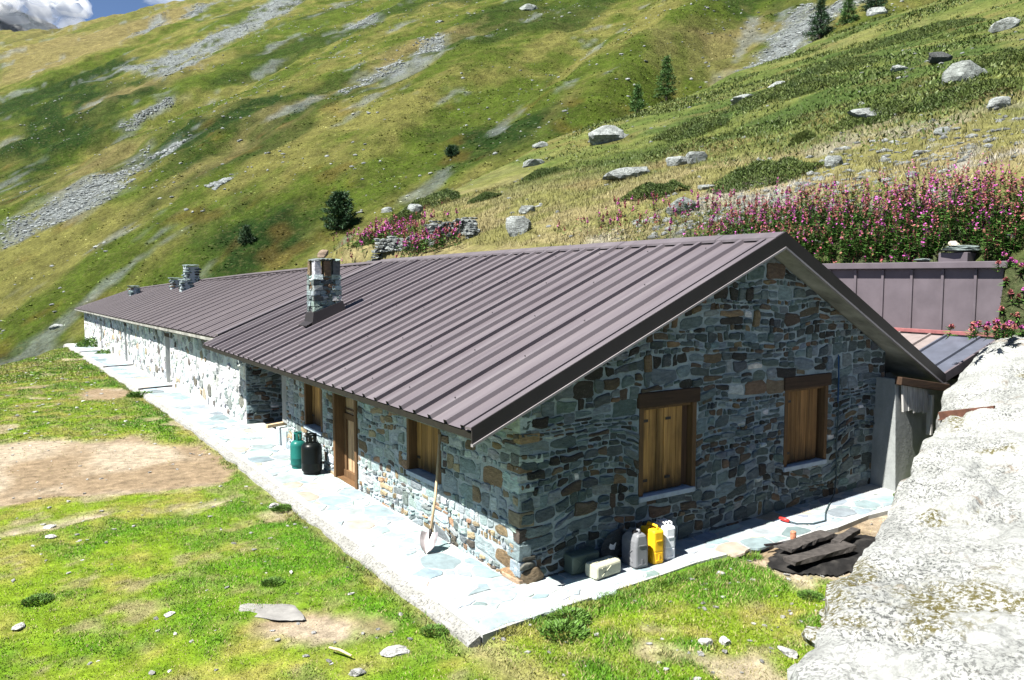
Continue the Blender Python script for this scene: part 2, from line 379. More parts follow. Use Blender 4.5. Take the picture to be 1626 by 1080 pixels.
# folded metal roofing: dusty, faintly streaked down the slope
m = Mt('roof_sheet', .42, .35)
c = m.ramp(m.noise(1.2, 5, .6, m.pos((.25, 2.2, .25))), [(.3, (.076, .065, .072)), (.5, (.096, .083, .091)), (.72, (.12, .106, .114))])
c = m.mix(m.ramp(m.noise(26, 5, .7), [(.58, 0.), (.75, .3)]), c, (.18, .165, .168)); m.col(c)
m.bump(m.math('ADD', m.noise(2.2, 3, .5), m.math('MULTIPLY', m.noise(.7, 2, .5), 2.)), .2, .025); MAT['roof'] = m.m
m = Mt('barn_roof_sheet', .5, .3)
m.col(m.ramp(m.noise(.9, 6, .6, m.pos((.3, 1.6, .3))), [(.3, (.064, .054, .059)), (.7, (.088, .075, .08))])); MAT['roof_far'] = m.m
MAT['fascia'] = mat_plain('dark_flashing', (.018, .015, .016), .5, .15, 3, .05, 30, .002)
MAT['lip'] = mat_plain('flashing_lip', (.2, .185, .19), .45, .15, 3, .05)
MAT['clad'] = mat_plain('wall_cladding', (.085, .072, .082), .5, .15, 2.5, .05, 20, .003)
MAT['red'] = mat_plain('faded_red_flashing', (.2, .075, .075), .6, .25, 7)
MAT['dust_roof'] = mat_plain('dusty_roofing', (.16, .135, .13), .6, .2, 4)
MAT['blue_roof'] = mat_plain('slate_blue_roofing', (.065, .072, .095), .5, .2, 4)
def wood(name, a, b, dark=(.03, .02, .012), grain=(30, 30, 1.6), stain=.5, sill=0):
    m = Mt(name, .75, .2)
    c = m.ramp(m.noise(1.0, 7, .65, m.pos(grain)), [(.28, a), (.7, b)])
    c = m.mix(m.ramp(m.noise(2.2, 5, .6, m.pos((1, 1, .6))), [(.5, 0.), (.75, stain)]), c, dark)
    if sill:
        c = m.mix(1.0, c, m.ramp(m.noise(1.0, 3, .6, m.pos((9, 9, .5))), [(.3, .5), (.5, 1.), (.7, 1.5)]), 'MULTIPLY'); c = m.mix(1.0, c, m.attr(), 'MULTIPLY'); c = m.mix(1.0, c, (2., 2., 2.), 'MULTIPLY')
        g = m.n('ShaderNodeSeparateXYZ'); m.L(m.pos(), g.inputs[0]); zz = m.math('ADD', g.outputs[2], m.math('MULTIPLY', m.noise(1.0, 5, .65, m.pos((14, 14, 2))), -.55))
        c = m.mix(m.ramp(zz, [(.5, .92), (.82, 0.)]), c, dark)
    m.col(c); m.bump(m.noise(1.5, 6, .7, m.pos(grain)), .5, .006); return m.m
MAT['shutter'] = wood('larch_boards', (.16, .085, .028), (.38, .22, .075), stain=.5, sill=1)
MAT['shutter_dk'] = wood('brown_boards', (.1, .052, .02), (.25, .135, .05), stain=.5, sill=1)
MAT['frame'] = wood('window_timber', (.075, .042, .02), (.15, .085, .038))
MAT['lintel'] = wood('old_lintel', (.02, .012, .008), (.06, .034, .02), grain=(2, 30, 30))
MAT['door'] = wood('door_boards', (.25, .16, .085), (.5, .35, .21), stain=.35)
MAT['grey_wood'] = wood('weathered_boards', (.2, .19, .18), (.42, .42, .4), (.06, .05, .045))
MAT['handle_wood'] = wood('ash_handle', (.36, .25, .14), (.55, .42, .27), stain=.1)
MAT['char'] = mat_plain('charred_wood', (.045, .04, .037), .8, .5, 14, .8, 40, .02)
MAT['dark_wood'] = wood('dark_boards', (.05, .028, .018), (.11, .06, .035))
MAT['sill'] = mat_plain('slate_sill', (.3, .36, .42), .8, .2, 9, .3)
MAT['soffit'] = mat_plain('board_marked_concrete', (.2, .2, .18), .9, .5, 2.2, .4, 12, .01)
m = Mt('rough_concrete', .93, .12)
c = m.ramp(m.noise(2.2, 7, .7), [(.3, (.42, .43, .41)), (.6, (.55, .56, .54)), (.8, (.63, .63, .6))])
c = m.mix(m.ramp(m.noise(45, 5, .75), [(.55, 0.), (.66, .75)]), c, (.16, .16, .15)); m.col(c)
m.bump(m.noise(24, 7, .75), .8, .03); MAT['concrete'] = m.m
m = Mt('buttress_concrete', .9, .12)
c = m.ramp(m.noise(2.6, 7, .7, m.pos((1, 1, .5))), [(.3, (.15, .16, .16)), (.7, (.27, .285, .28))]); m.col(c)
m.bump(m.noise(16, 6, .7), .5, .02); MAT['buttress'] = m.m
# crumbling wall top: pale cement, dark pits, lichen and olive moss
m = Mt('wall_top', .95, .08)
c = m.ramp(m.noise(1.6, 8, .7), [(.28, (.16, .166, .158)), (.5, (.25, .258, .248)), (.72, (.34, .346, .334))])
gr = m.math('MULTIPLY', m.ramp(m.noise(34, 5, .72), [(.51, 0.), (.55, 1.)]), m.ramp(m.noise(1.4, 5, .65), [(.36, .12), (.6, 1.)]))
c = m.mix(gr, c, (.06, .062, .06)); c = m.mix(m.ramp(m.noise(1.9, 6, .7, m.pos((1.3, .7, 1))), [(.6, 0.), (.68, .8)]), c, (.15, .12, .09))
mo = m.math('MULTIPLY', m.ramp(m.noise(.8, 5, .62), [(.545, 0.), (.6, 1.)]), m.ramp(m.noise(24, 6, .75), [(.46, 0.), (.54, 1.)]))
c = m.mix(mo, c, (.07, .062, .022)); m.col(c)
m.bump(m.math('ADD', m.noise(9, 8, .78), m.math('MULTIPLY', m.voro(26), .35)), .55, .035); MAT['walltop'] = m.m
MAT['flag'] = mat_attr('flagstone', .8, .3, 5, .5, 24, .012, .25)
m = Mt('paving_mortar', .92, .1)
c = m.ramp(m.noise(2.5, 7, .65), [(.3, (.25, .26, .258)), (.7, (.36, .365, .355))]); m.col(c); m.bump(m.noise(30, 6, .7), .5, .012); MAT['pavemortar'] = m.m
m = Mt('lichened_rock', .9, .12); c = m.attr()
c = m.mix(1.0, c, m.ramp(m.noise(2.4, 8, .7), [(.28, .45), (.5, .95), (.72, 1.5)]), 'MULTIPLY')
c = m.mix(m.ramp(m.noise(1.5, 6, .6, m.pos((1, 1, 3.2)), 1.2), [(.47, 0.), (.5, .75), (.53, 0.)]), c, (.03, .032, .03)); c = m.mix(m.ramp(m.noise(9, 5, .75), [(.58, 0.), (.7, .5)]), c, (.09, .1, .06)); m.col(c)
m.bump(m.math('ADD', m.noise(4, 8, .75, m.pos((1, 1, 2.2))), m.math('MULTIPLY', m.noise(16, 6, .75), .4)), 1.0, .16); MAT['rock'] = m.m
MAT['leaf'] = mat_attr('leaf', .6, .25, 3, 0, spec=.25)
MAT['grass'] = mat_attr('grass_blade', .6, .3, 2.2, 0, spec=.2)
MAT['petal'] = mat_attr('petal', .6, .15, 8, 0, spec=.1)
MAT['bark'] = mat_plain('bark', (.07, .05, .04), .9, .4, 10, .6, 30, .02)
def ground_mat(name, sc1, sc2, bdist, b2=.6, fleck=None):
    m = Mt(name, .95, .05); c = m.attr()
    a = m.ramp(m.noise(sc1, 8, .72), [(.3, .5), (.5, .95), (.7, 1.45)])
    b = m.ramp(m.noise(sc2, 6, .75), [(.3, .55), (.5, 1.), (.72, 1.5)])
    c = m.mix(1.0, m.mix(1.0, c, a, 'MULTIPLY'), b, 'MULTIPLY')
    if fleck: c = m.mix(m.ramp(m.noise(sc2 * .7, 5, .72, m.pos((1, .8, 1.3))), [(.53, 0.), (.66, .4)]), c, fleck)
    m.col(c)
    m.bump(m.math('ADD', m.noise(sc1 * .8, 8, .75), m.math('MULTIPLY', m.noise(sc2, 5, .75), .3)), b2, bdist); return m.m
m = Mt('kerb_concrete', .95, .08)
c = m.ramp(m.noise(4, 7, .7), [(.3, (.17, .17, .155)), (.55, (.26, .26, .245)), (.75, (.34, .34, .325))]); c = m.mix(m.ramp(m.noise(34, 5, .75), [(.52, 0.), (.6, .8)]), c, (.05, .05, .045)); m.col(c); m.bump(m.noise(30, 6, .75), .8, .03); MAT['kerb'] = m.m
MAT['ground'] = ground_mat('meadow_soil', 6, 45, .05)
MAT['near'] = ground_mat('slope_turf', 1.3, 11, .3, .8, (.13, .118, .065))
MAT['far'] = ground_mat('mountain_turf', .28, 2.0, 1.6, 1.0, (.115, .108, .045))
# ---- rubble masonry: a power diagram of stones, each cut back to its joint and raised
def stones2d(w, h, rmin, rmax, asp=1.5, seed=1, tries=9000):
    R = np.random.default_rng(seed); H = h * asp; pts = []; rad = []
    P = np.zeros((0, 2)); Q = np.zeros(0)
    cand = R.random((tries, 2)) * [w, H]; rr = rmin + (rmax - rmin) * R.random(tries) ** 2.2
    order = np.argsort(-rr[:tries // 3]).tolist() + list(range(tries // 3, tries))
    for i in order:
        p, r = cand[i], rr[i] if i < tries // 3 else rmin + (rr[i] - rmin) * .5
        if len(P) == 0 or np.all(np.hypot(*(P - p).T) > (Q + r) * .86):
            P = np.vstack([P, p]); Q = np.append(Q, r)
    polys = []
    for i in range(len(P)):
        p = P[i]; d = np.hypot(*(P - p).T); nb = [j for j in np.argsort(d)[1:22]]
        poly = [(-0.001, -0.001), (w + .001, -0.001), (w + .001, H + .001), (-0.001, H + .001)]
        L = 3.2 * Q[i]
        poly = [(max(0, p[0] - L), max(0, p[1] - L)), (min(w, p[0] + L), max(0, p[1] - L)), (min(w, p[0] + L), min(H, p[1] + L)), (max(0, p[0] - L), min(H, p[1] + L))]
        for j in nb:
            q = P[j]; n = q - p; k = (q @ q - Q[j] ** 2 - p @ p + Q[i] ** 2) / 2
            poly = clip(poly, n[0], n[1], k)
            if len(poly) < 3: break
        if len(poly) >= 3: polys.append([(x, y / asp) for x, y in poly])
    return polys
def courses(w, h, seed, h0=.075, h1=.23):
    """rough coursed rubble: wavy beds cut into blocks, some stacked double, corners knocked off"""
    R = random.Random(seed); rows = [0.0]; polys = []
    while rows[-1] < h: rows.append(rows[-1] + h0 + (h1 - h0) * R.random() ** 1.5)
    def wave(u, v): return .17 * (float(fbm(np.array([u * .9]), np.array([v * 1.3]), 2, seed)[0]) - .5) * 2
    for a, b in zip(rows[:-1], rows[1:]):
        u = -R.random() * .2; H = b - a
        while u < w:
            W = H * R.choice((R.uniform(.7, 1.2), R.uniform(1.1, 2.0), R.uniform(1.6, 2.9))); W = max(.07, min(W, .48)); e = min(u + W, w + .02)
            cells = [(u, e, a, b)]
            if H > .14 and R.random() < .42:
                m_ = a + H * R.uniform(.35, .65); cells = [(u, e, a, m_), (u, e, m_, b)]
                if W > .24 and R.random() < .6:
                    k = R.randrange(2); c0 = cells[k]; s = u + W * R.uniform(.35, .65); cells[k:k + 1] = [(u, s, c0[2], c0[3]), (s, e, c0[2], c0[3])]
            for x0, x1, y0, y1 in cells:
                j = .2 * min(x1 - x0, y1 - y0); P = []
                for (x, y, sx, sy) in ((x0, y0, 1, 1), (x1, y0, -1, 1), (x1, y1, -1, -1), (x0, y1, 1, -1)):
                    x += R.uniform(-.8, .8) * j * sx; y += R.uniform(-.8, .8) * j * sy
                    if R.random() < .6:
                        cx, cy = (x1 - x0) * R.uniform(.08, .28) * sx, (y1 - y0) * R.uniform(.1, .32) * sy; q = [(x, y + cy), (x + cx, y)]
                        if sx * sy < 0: q.reverse()
                        P += q
                    else: P.append((x, y))
                P = [(min(max(x, 0.0), w), y + wave(x, y)) for x, y in P]; P = [(x, min(max(y, 0.0), h)) for x, y in P]
                polys.append(P)
            u = e
    return polys
def clip(poly, a, b, k):
    out = []; n = len(poly)
    for i in range(n):
        p, q = poly[i], poly[(i + 1) % n]; dp = a * p[0] + b * p[1] - k; dq = a * q[0] + b * q[1] - k
        if dp <= 0: out.append(p)
        if (dp < 0 < dq) or (dq < 0 < dp):
            t = dp / (dp - dq); out.append((p[0] + (q[0] - p[0]) * t, p[1] + (q[1] - p[1]) * t))
    return out
def inset(poly, g):
    cx = sum(p[0] for p in poly) / len(poly); cy = sum(p[1] for p in poly) / len(poly)
    A = sum(poly[i][0] * poly[(i + 1) % len(poly)][1] - poly[(i + 1) % len(poly)][0] * poly[i][1] for i in range(len(poly)))
    s = 1 if A > 0 else -1; out = poly
    for i in range(len(poly)):
        p, q = poly[i], poly[(i + 1) % len(poly)]; dx, dy = q[0] - p[0], q[1] - p[1]; l = math.hypot(dx, dy)
        if l < 1e-6: continue
        nx, ny = dy / l * s, -dx / l * s; out = clip(out, nx, ny, nx * p[0] + ny * p[1] - g)
        if len(out) < 3: return None
    return out
def chaikin(poly, k=.25):
    o = []
    for i in range(len(poly)):
        p, q = poly[i], poly[(i + 1) % len(poly)]
        o.append((p[0] + (q[0] - p[0]) * k, p[1] + (q[1] - p[1]) * k)); o.append((p[0] + (q[0] - p[0]) * (1 - k), p[1] + (q[1] - p[1]) * (1 - k)))
    return o
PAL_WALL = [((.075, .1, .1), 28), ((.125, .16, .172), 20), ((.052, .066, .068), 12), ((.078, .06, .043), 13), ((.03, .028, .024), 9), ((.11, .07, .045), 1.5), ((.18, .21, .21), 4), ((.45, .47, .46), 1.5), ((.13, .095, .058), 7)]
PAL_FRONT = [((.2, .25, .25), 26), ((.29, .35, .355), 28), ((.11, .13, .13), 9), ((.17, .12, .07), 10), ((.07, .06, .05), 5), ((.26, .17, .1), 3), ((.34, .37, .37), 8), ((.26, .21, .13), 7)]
PAL_BARN = [((.34, .36, .36), 30), ((.44, .46, .45), 30), ((.22, .24, .24), 14), ((.3, .24, .17), 5), ((.12, .11, .1), 8)]
def pick(pal, R):
    t = R.random() * sum(w for _, w in pal)
    for c, w in pal:
        t -= w
        if t <= 0: break
    v = .78 + .5 * R.random(); return tuple(min(.8, max(.01, ch * v * (.93 + .14 * R.random()))) for ch in c)
def relief(mb, polys, to3, gap, hgt, pal, seed, keep=None, round_=1, drop=0.0):
    R = random.Random(seed)
    for P in polys:
        if R.random() < drop: continue
        cx = sum(p[0] for p in P) / len(P); cy = sum(p[1] for p in P) / len(P)
        if keep:
            P = keep(P, cx, cy)
            if not P or len(P) < 3: continue
        g = gap * (.6 + .9 * R.random()); P = inset(P, g)
        if not P: continue
        P = [p for i, p in enumerate(P) if math.hypot(p[0] - P[i - 1][0], p[1] - P[i - 1][1]) > .012]
        if len(P) < 3: continue
        N = []
        for i, p in enumerate(P):               # knap the straight edges
            q = P[(i + 1) % len(P)]; l = math.hypot(q[0] - p[0], q[1] - p[1]); N.append((p[0] + R.uniform(-.05, .05) * l, p[1] + R.uniform(-.05, .05) * l))
            if l > .05:
                s = R.uniform(.3, .7); k = R.uniform(-.09, .09) * l; N.append((p[0] + (q[0] - p[0]) * s - (q[1] - p[1]) / l * k, p[1] + (q[1] - p[1]) * s + (q[0] - p[0]) / l * k))
        P = N
        for _ in range(round_): P = chaikin(P, .1 + .1 * R.random())
        cx = sum(p[0] for p in P) / len(P); cy = sum(p[1] for p in P) / len(P); n = len(P)
        w = max(math.hypot(p[0] - cx, p[1] - cy) for p in P)
        if w < .022: continue
        h = hgt * (.35 + 1.3 * R.random() ** 1.5); tu, tv = (R.random() - .5) * .5 * h / w, (R.random() - .5) * .5 * h / w
        def ring(k, d, j):
            o = []
            for p in P:
                u = cx + (p[0] - cx) * k; v = cy + (p[1] - cy) * k
                if j: u += (R.random() - .5) * .1 * w; v += (R.random() - .5) * .1 * w
                o.append(to3(u, v, d + (tu * (u - cx) + tv * (v - cy) + (R.random() - .5) * .35 * h if d > 0 else 0)))
            return o
        V = ring(1, -.02, 0) + ring(.97, h * .6, 0) + ring(.78, h, 1) + [to3(cx, cy, h * (1.05 + .3 * (R.random() - .5)))]
        F = []
        for r in range(2):
            for i in range(n): F.append((r * n + i, r * n + (i + 1) % n, (r + 1) * n + (i + 1) % n, (r + 1) * n + i))
        for i in range(n): F.append((2 * n + i, 2 * n + (i + 1) % n, 3 * n))
        mb.add(V, F, pick(pal, R))
def wall(name, mats, parent, w, top, opens, to3, v0, rmin, rmax, asp, seed, gap, hgt, pal, thick=.42, ubreaks=(), tries=9000, rough_top=None, drop=0.0, bed=None):
    """one wall: a pierced mortar body plus its stones. top(u) is the wall head; opens are (u0,u1,v0,v1)"""
    mb = MB(); mb.m = 1; mb.col = (.4, .4, .4); e0 = .004
    us = sorted({0, w, *ubreaks, *[o[0] for o in opens], *[o[1] for o in opens]})
    for a, b in zip(us[:-1], us[1:]):
        vs = [(v0, None)]; mid = (a + b) / 2; segs = []; cur = v0
        for o in sorted([o for o in opens if o[0] <= mid <= o[1]], key=lambda o: o[2]):
            segs.append((cur, o[2])); cur = o[3]
        segs.append((cur, None))
        for lo, hi in segs:
            ta, tb = (hi, hi) if hi is not None else (top(a), top(b))
            if ta - lo < .01 and tb - lo < .01: continue
            a_ = a + (e0 if a == 0 else 0); mb.hexa([to3(a_, lo, 0), to3(b, lo, 0), to3(b, lo, -thick), to3(a_, lo, -thick), to3(a_, ta, 0), to3(b, tb, 0), to3(b, tb, -thick), to3(a_, ta, -thick)])
    mb.m = 0; H = max(top(u) for u in us) - v0
    def keep(P, cx, cy):
        P = [(p[0], p[1] + v0) for p in P]; cy += v0
        for o in opens:
            if o[0] < cx < o[1] and o[2] < cy < o[3]: return None
        for o in opens:
            x0, x1, y0, y1 = o
            if any(x0 < p[0] < x1 and y0 < p[1] < y1 for p in P) or any(seg_hit(P[i], P[(i + 1) % len(P)], o) for i in range(len(P))):
                dx = max(x0 - cx, cx - x1); dy = max(y0 - cy, cy - y1)
                if dx > dy: P = clip(P, 1, 0, x0) if cx < x0 else clip(P, -1, 0, -x1)
                else: P = clip(P, 0, 1, y0) if cy < y0 else clip(P, 0, -1, -y1)
                if len(P) < 3: return None
        for a, b in zip(us[:-1], us[1:]):
            if a <= cx <= b:
                k = (top(b) - top(a)) / (b - a); P = clip(P, -k, 1, top(a) - k * a)
        return P
    relief(mb, courses(w, H, seed, *bed) if bed else stones2d(w, H, rmin, rmax, asp, seed, tries), to3, gap, hgt, pal, seed, keep, drop=drop)
    return mb.build(name, mats, parent)
def seg_hit(p, q, o):
    for t in (.25, .5, .75):
        x = p[0] + (q[0] - p[0]) * t; y = p[1] + (q[1] - p[1]) * t
        if o[0] < x < o[1] and o[2] < y < o[3]: return True
    return False
def rock(mb, c, size, seed, col=(.4, .42, .4), rotz=None, planes=11, sub=3, rough=.06):
    R = random.Random(seed); bm = bmesh.new(); bmesh.ops.create_icosphere(bm, subdivisions=sub, radius=1)
    N = []
    for _ in range(planes):
        z = R.uniform(-.7, 1); t = R.uniform(0, 6.283); s = math.sqrt(1 - z * z); N.append((Vector((s * math.cos(t), s * math.sin(t), z)), R.uniform(.6, .95)))
    N.append((Vector((0, 0, 1)), .8)); N.append((Vector((0, 0, -1)), .6))
    rz = R.uniform(0, 6.28) if rotz is None else rotz; ca, sa = math.cos(rz), math.sin(rz); V = []
    for v in bm.verts:
        d = v.co.normalized(); r = 1.32
        for n, h in N:
            k = d.dot(n)
            if k > .05: r = min(r, h / k)
        r *= 1 + rough * (R.random() - .5) * 2
        x, y, z = d.x * r * size[0] / 2, d.y * r * size[1] / 2, d.z * r * size[2] / 2
        V.append((c[0] + x * ca - y * sa, c[1] + x * sa + y * ca, c[2] + z))
    F = [tuple(v.index for v in f.verts) for f in bm.faces]; bm.free()
    mb.add(V, F, col)

# ---- the setting: yard, slopes, mountain
def grid_mesh(name, xs, ys, hf, colf, mat, hide=None):
    X, Y = np.meshgrid(xs, ys); Z = hf(X, Y); nx, ny = len(xs), len(ys)
    V = np.stack([X, Y, Z], -1).reshape(-1, 3); i = np.arange(nx * ny).reshape(ny, nx)
    Q = np.stack([i[:-1, :-1], i[:-1, 1:], i[1:, 1:], i[1:, :-1]], -1).reshape(-1, 4)
    if hide is not None:
        kx = .25 * (X[:-1, :-1] + X[:-1, 1:] + X[1:, :-1] + X[1:, 1:]); ky = .25 * (Y[:-1, :-1] + Y[:-1, 1:] + Y[1:, :-1] + Y[1:, 1:])
        Q = Q[~hide(kx, ky).ravel()]
    return np_mesh(name, V, Q, colf(X, Y).reshape(-1, 3), mat, smooth=True)
def lerp3(a, b, t): return np.asarray(a) * (1 - t[..., None]) + np.asarray(b) * t[..., None]
def lawn_masks(x, y):
    bare = np.maximum(mask(x, y, DIRT, .5, 1.6, 101), .8 * sstep(.66, .74, fbm(x * .55 + 14, y * .45 + 3, 4, 111, .6)))
    bare = np.maximum(bare, .5 * sstep(-.75, -1.1, x) * sstep(-1.45, -1.15, x))
    lush = sstep(.44, .68, .6 * fbm(x * .5, y * .42, 5, 121, .62) + .4 * fbm(x * 2.1, y * 1.8, 4, 123, .62)); edge = sstep(-2.6, -1.3, x) * sstep(-1.0, -1.2, x) * (y > -1) * .75
    lush = np.clip(lush * .9 + edge * sstep(.35, .6, fbm(x * .9, y * .5, 3, 125)) + .9 * sstep(-.5, -.9, y) * sstep(-.8, .2, x) * sstep(.4, .55, fbm(x * .9, y * .9, 3, 127)), 0, 1)
    return bare, lush * (1 - bare)
def lawn_col(x, y):
    b, l = lawn_masks(x, y); t = fbm(x * 1.6, y * 1.5, 5, 131, .68)
    c = lerp3((.112, .17, .011), (.182, .178, .04), sstep(.42, .68, t)); c = lerp3(c, np.array((.058, .142, .008)), l); c = lerp3(c, np.array((.17, .145, .085)), .75 * sstep(.58, .7, fbm(x * 2.6 + 7, y * 2.2, 4, 133, .65)) * (1 - l))
    soil = lerp3((.175, .132, .085), (.25, .21, .155), sstep(.35, .65, fbm(x * .7, y * .5, 3, 137)))
    tan = sstep(-1.9, -3.2, x) * 0 + 1
    return lerp3(c, soil, b)
def seq(*seg):
    o = []
    for a, b, d in seg: o += list(np.arange(a, b - 1e-6, d))
    return np.array(o + [seg[-1][1]])
def ground_h(x, y):
    z = h_ground(x, y) - .1 * sstep(-.95, -1.12, x) - .05 * (x > -1.05) * sstep(.1, -.1, y) - .12 * ((x > -1.02) & (y > -.55))
    b, l = lawn_masks(x, y); return z + .03 * l - .02 * b
g = tag(grid_mesh('ground', seq((-60, -12, 2), (-12, -6, .4), (-6, 7, .11), (7, 12, .4)), seq((-14, -7, .4), (-7, 9, .11), (9, 24, .2), (24, 48, .4), (48, 80, 1.5)), ground_h, lawn_col, MAT['ground']), kind='structure')

def near_col(x, y):
    dry = sstep(.42, .6, fbm(x * .1 + 3, y * .1, 4, 201, .6)); hi = sstep(17, 34, x + .25 * (y - 10))
    tan = lerp3((.16, .138, .065), (.125, .12, .042), sstep(.4, .6, fbm(x * .5, y * .5, 3, 205)))
    grn = lerp3((.05, .072, .016), (.085, .1, .026), sstep(.35, .65, fbm(x * .3, y * .3, 4, 207)))
    c = lerp3(tan, grn, np.clip(hi * 1.1 - .45 * dry + .35 * (fbm(x * .25, y * .25, 3, 211) - .45), 0, 1))
    heath = sstep(.53, .62, fbm(x * .075 + 9, y * .075, 4, 213, .6)) * sstep(20, 30, x); c = lerp3(c, np.array((.03, .056, .012)), heath * .85)
    rub = sstep(.5, .62, fbm(x * .5, y * .5, 4, 217, .65)) * sstep(30, 18, x) * sstep(16, 10, y); c = lerp3(c, np.array((.2, .19, .17)), rub * .8)
    rust = sstep(.68, .75, fbm(x * .3, y * .3, 3, 219)); c = lerp3(c, np.array((.12, .075, .035)), rust * .3)
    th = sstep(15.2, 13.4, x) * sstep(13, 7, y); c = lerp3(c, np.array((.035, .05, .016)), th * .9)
    return c
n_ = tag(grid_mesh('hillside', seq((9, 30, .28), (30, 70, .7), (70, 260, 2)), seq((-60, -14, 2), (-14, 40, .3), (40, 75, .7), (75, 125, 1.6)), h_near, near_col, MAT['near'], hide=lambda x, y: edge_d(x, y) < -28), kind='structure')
def far_masks(x, y):
    scree = mask(x, y, SCREE, 9, .09, 301); dark = mask(x, y, DARKV, 16, .05, 311); dry = mask(x, y, DRYV, 18, .045, 321)
    return scree, dark, dry
def far_col(x, y):
    s, d, r = far_masks(x, y); c_ = -GY * x + GX * y; s_ = GX * x + GY * y
    t = fbm(c_ / 16., s_ / 60., 4, 331, .6); u = fbm(x / 5., y / 5., 4, 337, .65)
    c = lerp3((.046, .068, .009), (.108, .106, .03), sstep(.4, .62, t * .6 + u * .4)); c = lerp3(c, np.array((.012, .028, .005)), np.clip(1.0 * d * sstep(.25, .55, u + .1) + .7 * sstep(.58, .68, fbm(c_ / 26., s_ / 70., 4, 341, .6)), 0, 1))
    c = lerp3(c, np.array((.14, .115, .05)), np.clip(r * .85 + .5 * sstep(300, 480, s_), 0, .8))
    rust = .6 * sstep(.66, .74, fbm(x / 7., y / 7., 4, 347)) * sstep(160, 110, s_); c = lerp3(c, np.array((.1, .045, .015)), rust * .5)
    st = np.clip(s * sstep(.42, .62, fbm(x / 6.5, y / 6.5, 4, 357, .65) + .16 * s) + .55 * sstep(.66, .73, fbm(c_ / 7., s_ / 26., 4, 351, .65)), 0, 1)
    return lerp3(c, np.array((.13, .145, .145)), st)
f_ = tag(grid_mesh('mountain_slope', seq((-90, -10, 6), (-10, 150, 1.5), (150, 300, 3), (300, 620, 9)), seq((20, 56, 4), (56, 220, 1.5), (220, 460, 3), (460, 1100, 8)), h_far, far_col, MAT['far'], hide=lambda x, y: GX * x + GY * y < 20), kind='structure')
# ---- the stone house
house = empty('stone_house', (0, 0, 0), 'stone house with shuttered windows under a ribbed purple-brown metal roof', 'house')
MAT['eave'] = mat_plain('mossy_eave', (.008, .007, .0035), .9, .4, 8)
SL = (4.14 - 1.96) / (4.12 + .87)
def ridge_z(y): return 4.14 - .14 * max(0, min(1, y / 12.65)) ** 1.5
def eaveL(t): return Vector((-.87, -.4 + t * 12.7, 1.96))
def ridgeP(t): y = -.4 + t * 13.05; return Vector((4.12, y, ridge_z(y)))
def eaveR(t): y = -.4 + t * 13.05; return Vector((8.43, y, 1.87))
def ribbed(mb, A, B, ribs, length, w=.096, h=.05, seg=7, first=.0):
    """sheet between curves A(t) and B(t) with trapezoid ribs running from A to B; ribs = positions in metres"""
    prof = [(0, 0)]
    for r in ribs:
        q_ = -w / 2.9 - .0008 if int(round((r - .2) / .385)) % 3 == 0 else -w / 2.9 - .016
        for dx, hh in ((q_, 0), (-w / 2.9, h), (w / 2.9, h), (w / 2, 0)):
            x = r + dx
            if prof[-1][0] < x < length: prof.append((x, hh))
    prof.append((length, 0)); V = []; n = len(prof)
    for k in range(seg + 1):
        s = k / seg
        for x, hh in prof:
            t = x / length; a, b = A(t), B(t); d = (b - a); e = Vector((0, 1, 0)); nn = e.cross(d).normalized()
            if nn.z < 0: nn = -nn
            V.append(a + d * s + nn * (hh + .0015 * math.sin(7 * x + 5 * s)))
    F = [(k * n + i, k * n + i + 1, (k + 1) * n + i + 1, (k + 1) * n + i) for k in range(seg) for i in range(n - 1)]
    mb.add(V, F)
def slab(mb, A, B, t0, t1, d0, d1, n=4):
    """flat strip under or over a roof slope, between depths d0 and d1 below the sheet"""
    for k in range(n):
        ta = t0 + (t1 - t0) * k / n; tb = t0 + (t1 - t0) * (k + 1) / n; z0 = Vector((0, 0, -d0)); z1 = Vector((0, 0, -d1))
        mb.hexa([A(ta) + z1, B(ta) + z1, B(tb) + z1, A(tb) + z1, A(ta) + z0, B(ta) + z0, B(tb) + z0, A(tb) + z0])
mb = MB(); RIBS = [.2 + .385 * i for i in range(33)]
ribbed(mb, eaveL, ridgeP, RIBS, 12.7)
ribbed(mb, eaveR, ridgeP, RIBS, 13.05, seg=3)
roof = mb.build('roof', MAT['roof'], house)
mb = MB(); R = random.Random(2)
for r in RIBS[2::3]:
    for s_ in (.06, .26, .47, .68, .9):
        p = eaveL(r / 12.7).lerp(ridgeP(r / 12.7), s_ + R.uniform(-.012, .012)); mb.obox(p + Vector((-.022, 0, .061)), Vector((.007, 0, .003)), (0, .007, 0), Vector((-.001, 0, .004)))
tag(mb.build('screws', MAT['fascia'], roof), kind='stuff')
mb = MB(); inA = lambda t: eaveL(t) + Vector((.03, 0, .013)); 
slab(mb, inA, ridgeP, .002, .998, .03, .115, 16); slab(mb, eaveR, ridgeP, .002, .998, .03, .115, 16)
mb.build('soffit', MAT['soffit'], roof)
mb = MB(); mb.hexa([eaveL(0.001) + Vector(p) for p in ((0.012, 0, -.085), (.028, 0, -.085))] + [eaveL(.999) + Vector(p) for p in ((.028, 0, -.085), (.012, 0, -.085))] + [eaveL(.001) + Vector(p) for p in ((.012, 0, -.012), (.028, 0, -.012))] + [eaveL(.999) + Vector(p) for p in ((.028, 0, -.012), (.012, 0, -.012))])
mb.build('eave_board', MAT['eave'], roof)
mb = MB()                                       # ridge capping laid over the ribs
